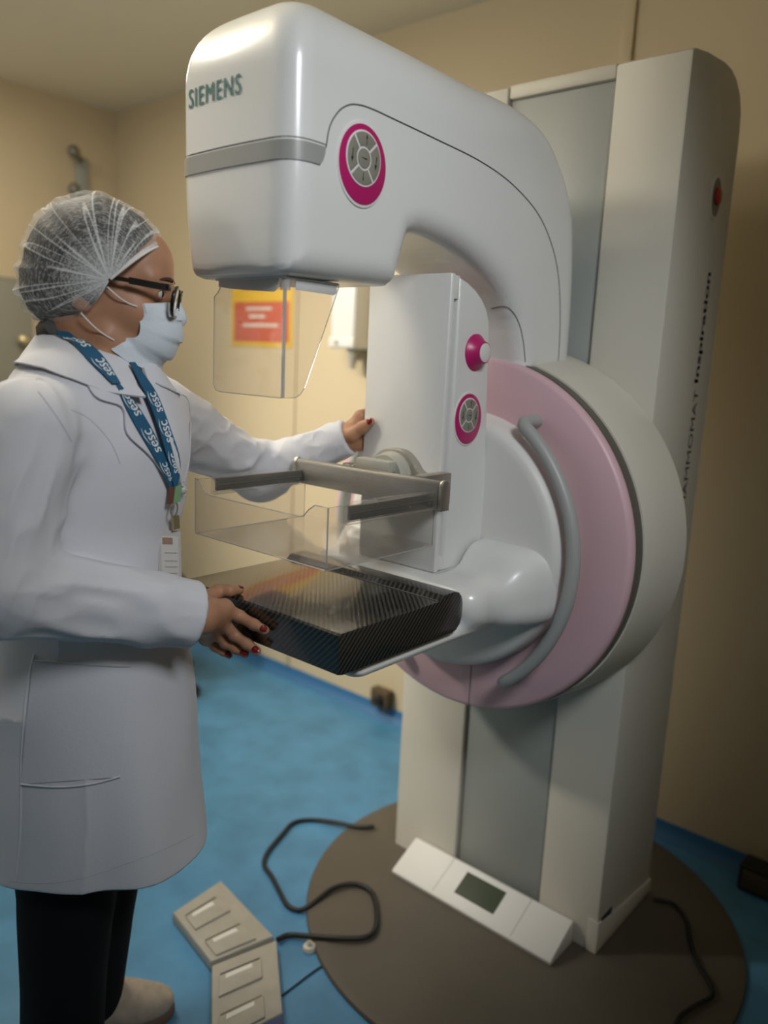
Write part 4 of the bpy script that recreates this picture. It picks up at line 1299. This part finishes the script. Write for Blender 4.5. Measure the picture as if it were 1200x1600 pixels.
# ---- lanyard and badge
neck_f = lambda p: smin(coat_base(p), BODY(p), .01)
def ribbon(L, Rr, n=26, m=5, off=.010):
    g, nn = patch_px(neck_f, L, Rr, n, m, off)
    g = blur_grid(g, 6)
    return g, nn
g1, n1 = ribbon([(176, 604), (192, 642), (212, 678), (230, 706), (247, 735), (258, 758)], [(182, 604), (206, 632), (226, 664), (247, 702), (259, 730), (267, 757)])
lan = sheet_obj('lanyard', g1, n1, .0014, strap_m, person)
g2, n2 = ribbon([(196, 572), (204, 592), (216, 614), (230, 645), (238, 668), (249, 703), (260, 735), (263, 757)], [(204, 570), (217, 590), (236, 615), (247, 642), (258, 670), (266, 695), (271, 728), (268, 757)], off=.013)
sheet_obj('far_strap', g2, n2, .0014, strap_m, lan)
g3, n3 = ribbon([(94, 514), (112, 540), (135, 570), (170, 604)], [(113, 517), (140, 542), (162, 570), (182, 604)], off=.012)
g3 = lift(lambda p: smin(coat_base(p), BODY(p), .01), g3, .010)
sheet_obj('neck_strap', g3, n3, .0014, strap_m, lan)
def on_grid(g, nn, uv, lift_):
    n, m = g.shape[:2]
    x = np.clip(uv[:, 0], 0, 1) * (n - 1); y = np.clip(uv[:, 1], 0, 1) * (m - 1)
    i = np.minimum(x.astype(int), n - 2); j = np.minimum(y.astype(int), m - 2)
    a = (x - i)[:, None]; b = (y - j)[:, None]
    def s(q): return q[i, j] * (1 - a) * (1 - b) + q[i + 1, j] * a * (1 - b) + q[i, j + 1] * (1 - a) * b + q[i + 1, j + 1] * a * b
    nrm_ = s(nn); nrm_ /= np.linalg.norm(nrm_, axis=1, keepdims=True)
    return s(g) + nrm_ * lift_
def strap_print(g, nn, s0, s1, flip=False):
    v, f = text2d('sesc', 1.0, .02)
    v = v / v.max(0)
    uv = np.stack([s1 - (s1 - s0) * v[:, 0], .88 - .56 * v[:, 1]], 1)
    P_ = on_grid(g, nn, uv, .0008)
    link('ribbon_lettering', mesh_from('ribbon_lettering', P_, f, smooth=False), strap_ink, lan)
    t = np.linspace(0, 1, 14)
    ed = np.stack([s0 - (s1 - s0) * .12 + (s1 - s0) * .75 * t, .22 - .12 * np.sin(t * 3.14)], 1)
    a_ = on_grid(g, nn, ed, .0007); 
    MB().tube(list(a_), [.0002 + .0006 * math.sin(math.pi * k / 13) for k in range(14)], 5).build('ribbon_swoosh', strap_ink, lan)
for a, b in ((.10, .32), (.46, .68), (.78, .95)):
    strap_print(g1, n1, a, b)
for a, b in ((.27, .43), (.50, .67), (.75, .90)):
    strap_print(g2, n2, a, b)
for a, b in ((.15, .42), (.62, .88)):
    strap_print(g3, n3, a, b)
def cpt(px, off):
    p, n = march(coat_base, CAM[None], np.array([ray(*px)]), .5)
    return p[0] + n[0] * off, n[0]
p0, nq = cpt((263, 757), .012); p1_, _ = cpt((261, 782), .012); p2_, _ = cpt((265, 800), .012); p3_, _ = cpt((265, 822), .012)
tdir = (p1_ - p0) / np.linalg.norm(p1_ - p0); tside = np.cross(nq, tdir)
gq = np.array([[p0 - tside * .006, p0 + tside * .006], [p1_ - tside * .008, p1_ + tside * .006]])
sheet_obj('leather_tab', gq, np.repeat(np.repeat(nq[None, None], 2, 0), 2, 1), .003, mat('brown_leather_tab', (.16, .07, .05), .6), lan)
gq2 = gq + tside * .009 + nq * .001
sheet_obj('green_tab', gq2, np.repeat(np.repeat(nq[None, None], 2, 0), 2, 1), .002, mat('green_tab', (.22, .40, .20), .6), lan)
rc = (p1_ + p2_) / 2
MB().tube([rc + tdir * .012 * math.cos(t) + tside * .0065 * math.sin(t) for t in np.linspace(0, 2 * math.pi, 25)[:-1]], .0014, 6, True).build('ring', nickel, lan)
gq = np.array([[p2_ - tside * .005, p2_ + tside * .005], [p3_ - tside * .006, p3_ + tside * .006]])
sheet_obj('clip', gq + nq * .002, np.repeat(np.repeat(nq[None, None], 2, 0), 2, 1), .005, brass, lan)
cb_, _ = cpt((264, 866), .016)
nb_ = PF * .75 + (CAM - cb_) / np.linalg.norm(CAM - cb_) * .6; nb_ -= np.array([0, 0, 1.0]) * (nb_[2] - .05); nb_ /= np.linalg.norm(nb_)
def on_badge(x, y):
    d = ray(x, y); return CAM + d * ((cb_ - CAM) @ nb_) / (d @ nb_)
bl, br_ = on_badge(246, 828), on_badge(282, 830); bd = np.array([.0, 0, -1.0]); bd -= nb_ * (bd @ nb_); bd /= np.linalg.norm(bd)
gb = np.array([[bl * (1 - t) + br_ * t + bd * .088 * s for t in np.linspace(0, 1, 5)] for s in np.linspace(0, 1, 10)])
NB2 = np.broadcast_to(nb_, gb.shape)
bad = sheet_obj('badge_holder', gb, NB2, .004, badge_m, person)
def badge_bit(u0, u1, v0, v1, m, nm):
    uv = np.array([(u0, v0), (u0, v1), (u1, v0), (u1, v1)])
    q = on_grid(gb, NB2, uv, .0006).reshape(2, 2, 3)
    sheet_obj(nm, q, np.broadcast_to(nb_, q.shape), .0008, m, bad)
badge_bit(.10, .96, .12, .88, mat('badge_card', (.62, .60, .57), .5), 'card')
for q in gb.reshape(-1, 3)[:0]: pass
uvb = [(.12, .26, .18, .60)]
def badge_bit2(u0, u1, v0, v1, m, nm):
    uv = np.array([(u0, v0), (u0, v1), (u1, v0), (u1, v1)])
    q = on_grid(gb, NB2, uv, .0011).reshape(2, 2, 3)
    sheet_obj(nm, q, np.broadcast_to(nb_, q.shape), .0006, m, bad)
badge_bit2(.13, .25, .18, .62, badge_photo, 'photo_print')
for u in (.40, .55, .66, .78, .88):
    badge_bit2(u, u + .014, .26, .80, grey_band, 'print_line')

# ---- hair and cap
TH = np.array([40, 47, 57, 68, 87, 104, 121, 138, 155, 171, 185, 202, 212, 220, 228, 238, 246], float)
RH = np.array([.085, .093, .100, .106, .119, .133, .137, .140, .139, .140, .145, .139, .129, .114, .098, .074, .055])
def cap_point(th, ph, scale, w, disp):
    r_ = .003 * np.sin(ph) * np.clip(1 - np.abs(np.degrees(th) - 150) / 90, 0, 1) + np.interp(np.degrees(th), TH, RH) * scale + disp
    s = np.sin(ph) ** .82
    return (.027 + r_ * s * np.cos(th)), (-w * np.cos(ph)), (.003 + r_ * s * np.sin(th))
def cap_mesh(name, t0, t1, nt, npx, scale, w, crease, m, par, thick=None):
    th = np.linspace(R(t0), R(t1), nt); ph = np.linspace(R(.4), R(179.6), npx)
    T_, P_ = np.meshgrid(th, ph, indexing='ij')
    T_ = R(t0) + (T_ - R(t0)) * ((t1 - t0 - 15 * np.sin(P_) ** 2) / (t1 - t0))
    dsp = 0
    if crease:
        q = np.stack([T_.ravel() * 5, P_.ravel() * 1.0, 0 * T_.ravel()], 1)
        q2 = np.stack([T_.ravel() * 12, P_.ravel() * 1.6 + 7, 0 * T_.ravel() + 3], 1)
        q3 = np.stack([T_.ravel() * 14, P_.ravel() * 16, 0 * T_.ravel() + 9], 1)
        dsp = ((np.abs(vnoise(q)) * -.010 + .003) + vnoise(q2) * .0022 + vnoise(q3) * .0007).reshape(T_.shape) * np.sin(P_) * crease
        dsp = dsp * np.clip((T_ - th[0]) / R(8), .15, 1) * np.clip((th[-1] - T_) / R(10), .15, 1)
    x, y, z = cap_point(T_, P_, scale, w, dsp)
    P3 = HC + x[..., None] * HX + y[..., None] * HY + z[..., None] * HZ
    v = P3.reshape(-1, 3)
    f = [(i * npx + j, i * npx + j + 1, (i + 1) * npx + j + 1, (i + 1) * npx + j) for i in range(nt - 1) for j in range(npx - 1)]
    me = mesh_from(name, v, f)
    uvl = me.uv_layers.new(name='UVMap')
    li = np.empty(len(me.loops), np.int32); me.loops.foreach_get('vertex_index', li)
    UVv = np.stack([T_.ravel() / math.pi, P_.ravel() / math.pi], 1)[li]
    uvl.data.foreach_set('uv', UVv.astype(np.float32).ravel())
    rim = np.clip(1 - (T_ - th[0]) / R(6), 0, 1) * .55 + np.clip(1 - (th[-1] - T_) / R(9), 0, 1) * .4 + np.clip(1 - P_ / R(26), 0, 1) * .55 + np.clip(1 - (math.pi - P_) / R(26), 0, 1) * .55
    at_ = me.attributes.new('rim', 'FLOAT', 'POINT'); at_.data.foreach_set('value', rim.ravel().astype(np.float32))
    return link(name, me, m, par), P3
cap_mesh('hair', 54, 238, 70, 50, .955, .0820, .35, hair_m, person)
capo, CP = cap_mesh('hair_cap', 45, 242, 260, 150, 1.0, .0890, 1.0, cap_m, person)
MB().tube(list(CP[0]), .0016, 6).build('front_elastic', cord_m, capo)
# loose hair at the nape
MB().tube([hp(-.055, -.045, -.068), hp(-.066, -.02, -.075), hp(-.068, .02, -.075), hp(-.055, .045, -.068)], [.012, .018, .018, .012], 10).build('nape_hair', hair_m, person)

# ---- mask
ctr = smooth_path([(.1105, -.014), (.1215, -.030), (.1265, -.052), (.1235, -.074), (.1140, -.094), (.0970, -.110), (.0770, -.122), (.055, -.128)], 3)
side = smooth_path([(.060, -.026), (.0655, -.044), (.0675, -.057), (.0655, -.068), (.058, -.073), (.045, -.0745), (.033, -.077), (.0235, -.082)], 3)
n_s = 34
ctr = resample(ctr, n_s); side = resample(side, n_s)
wd = np.interp(np.linspace(0, 1, n_s), [0, .35, .6, 1], [.058, .060, .0585, .052])
rows = []
for i in range(n_s):
    row = []
    plt_ = .0042 * (((i / n_s * 5.0) % 1.0) - .5) if 4 < i < n_s - 4 else 0
    for t in np.linspace(-1, 1, 33):
        c = math.cos(t * math.pi / 2) ** .75
        a = side[i] + (ctr[i] - side[i]) * c
        row.append(hp(a[0] + plt_ * c, wd[i] * math.sin(t * math.pi / 2) * 1.0, a[1] - .0 - plt_ * .5 * c))
    rows.append(row)
g = np.array(rows)
nn = grid_normals(g)
if ((g[n_s // 2, 16] + nn[n_s // 2, 16] * .01 - HC) @ HX) < ((g[n_s // 2, 16] - HC) @ HX): nn = -nn
g[:, 1:-1] = lift(body_sdf, g[:, 1:-1], .003)
mk = sheet_obj('face_mask', g, nn, .0018, mask_m, person)
for s_ in (1, -1):
    for (a, b) in (((.061, -.029), (.022, -.006)), ((.030, -.079), (-.012, -.046))):
        pts = [hp(a[0] + (b[0] - a[0]) * t, s_ * (.0585 + .018 * t + .006 * math.sin(t * 3.14)), a[1] + (b[1] - a[1]) * t - .003 * math.sin(t * 3.14)) for t in np.linspace(0, 1, 9)]
        pts = list(lift(body_sdf, np.array(pts)[None], .0015)[0])
        MB().tube(pts, .0012, 6).build('ear_loop', cord_m, mk)

# ---- glasses
gl = None
def lens_ring(s_, rad, n=36):
    out = []
    for t in np.linspace(0, 2 * math.pi, n, endpoint=False):
        cx_, cz2 = math.cos(t), math.sin(t)
        e = 3.2
        rr = (abs(cx_) ** e + abs(cz2) ** e) ** (-1 / e)
        y = .0385 + (.0265 + rad) * rr * cx_
        z = -.0150 + (.0210 + rad) * rr * cz2
        x = .1170 - 1.1 * max(0, y - .02) ** 2 * 2.4 + .10 * (z + .015)
        out.append((x, s_ * y, z))
    return out
for s_ in (-1, 1):
    ring = [hp(*q) for q in lens_ring(s_, .0)]
    fr_ = MB().tube(ring, [.0026 + .0006 * max(0, math.cos(t)) for t in np.linspace(0, 2 * math.pi, 36, endpoint=False)], 8, True)
    if gl is None:
        fr_.tube([hp(*q) for q in [(.1170, -.0125, -.006), (.1195, -.006, -.002), (.1200, 0, -.001), (.1195, .006, -.002), (.1170, .0125, -.006)]], .0024, 8)
        gl = fr_.build('glasses', frame_m, person)
    else:
        fr_.build('rim', frame_m, gl)
    c = np.mean(ring, 0)
    MB().raw([c] + ring, [(0, i + 1, (i + 1) % len(ring) + 1) for i in range(len(ring))]).build('lens', lens_m, gl)
    tp_ = [hp(.1085, s_ * .0675, .003), hp(.1040, s_ * .0735, .003), hp(.095, s_ * .0765, .003), hp(.06, s_ * .0795, .0055), hp(.025, s_ * .0820, .0075), hp(-.012, s_ * .0825, .008), hp(-.03, s_ * .082, -.006)]
    tp_ = smooth_path(tp_, 4)
    t_m = MB()
    up_ = HZ * .0046
    for i in range(len(tp_) - 1):
        a, b = tp_[i], tp_[i + 1]
        o1 = HY * .0013 * s_
        wa = .0095 if i < 13 else .0060
        vs = [a - o1 - HZ * wa * .5, a + o1 - HZ * wa * .5, a + o1 + HZ * wa * .5, a - o1 + HZ * wa * .5, b - o1 - HZ * wa * .5, b + o1 - HZ * wa * .5, b + o1 + HZ * wa * .5, b - o1 + HZ * wa * .5]
        t_m.raw(vs, [(0, 1, 2, 3), (7, 6, 5, 4), (0, 4, 5, 1), (1, 5, 6, 2), (2, 6, 7, 3), (3, 7, 4, 0)])
    t_m.build('temple_arm', frame_m, gl)
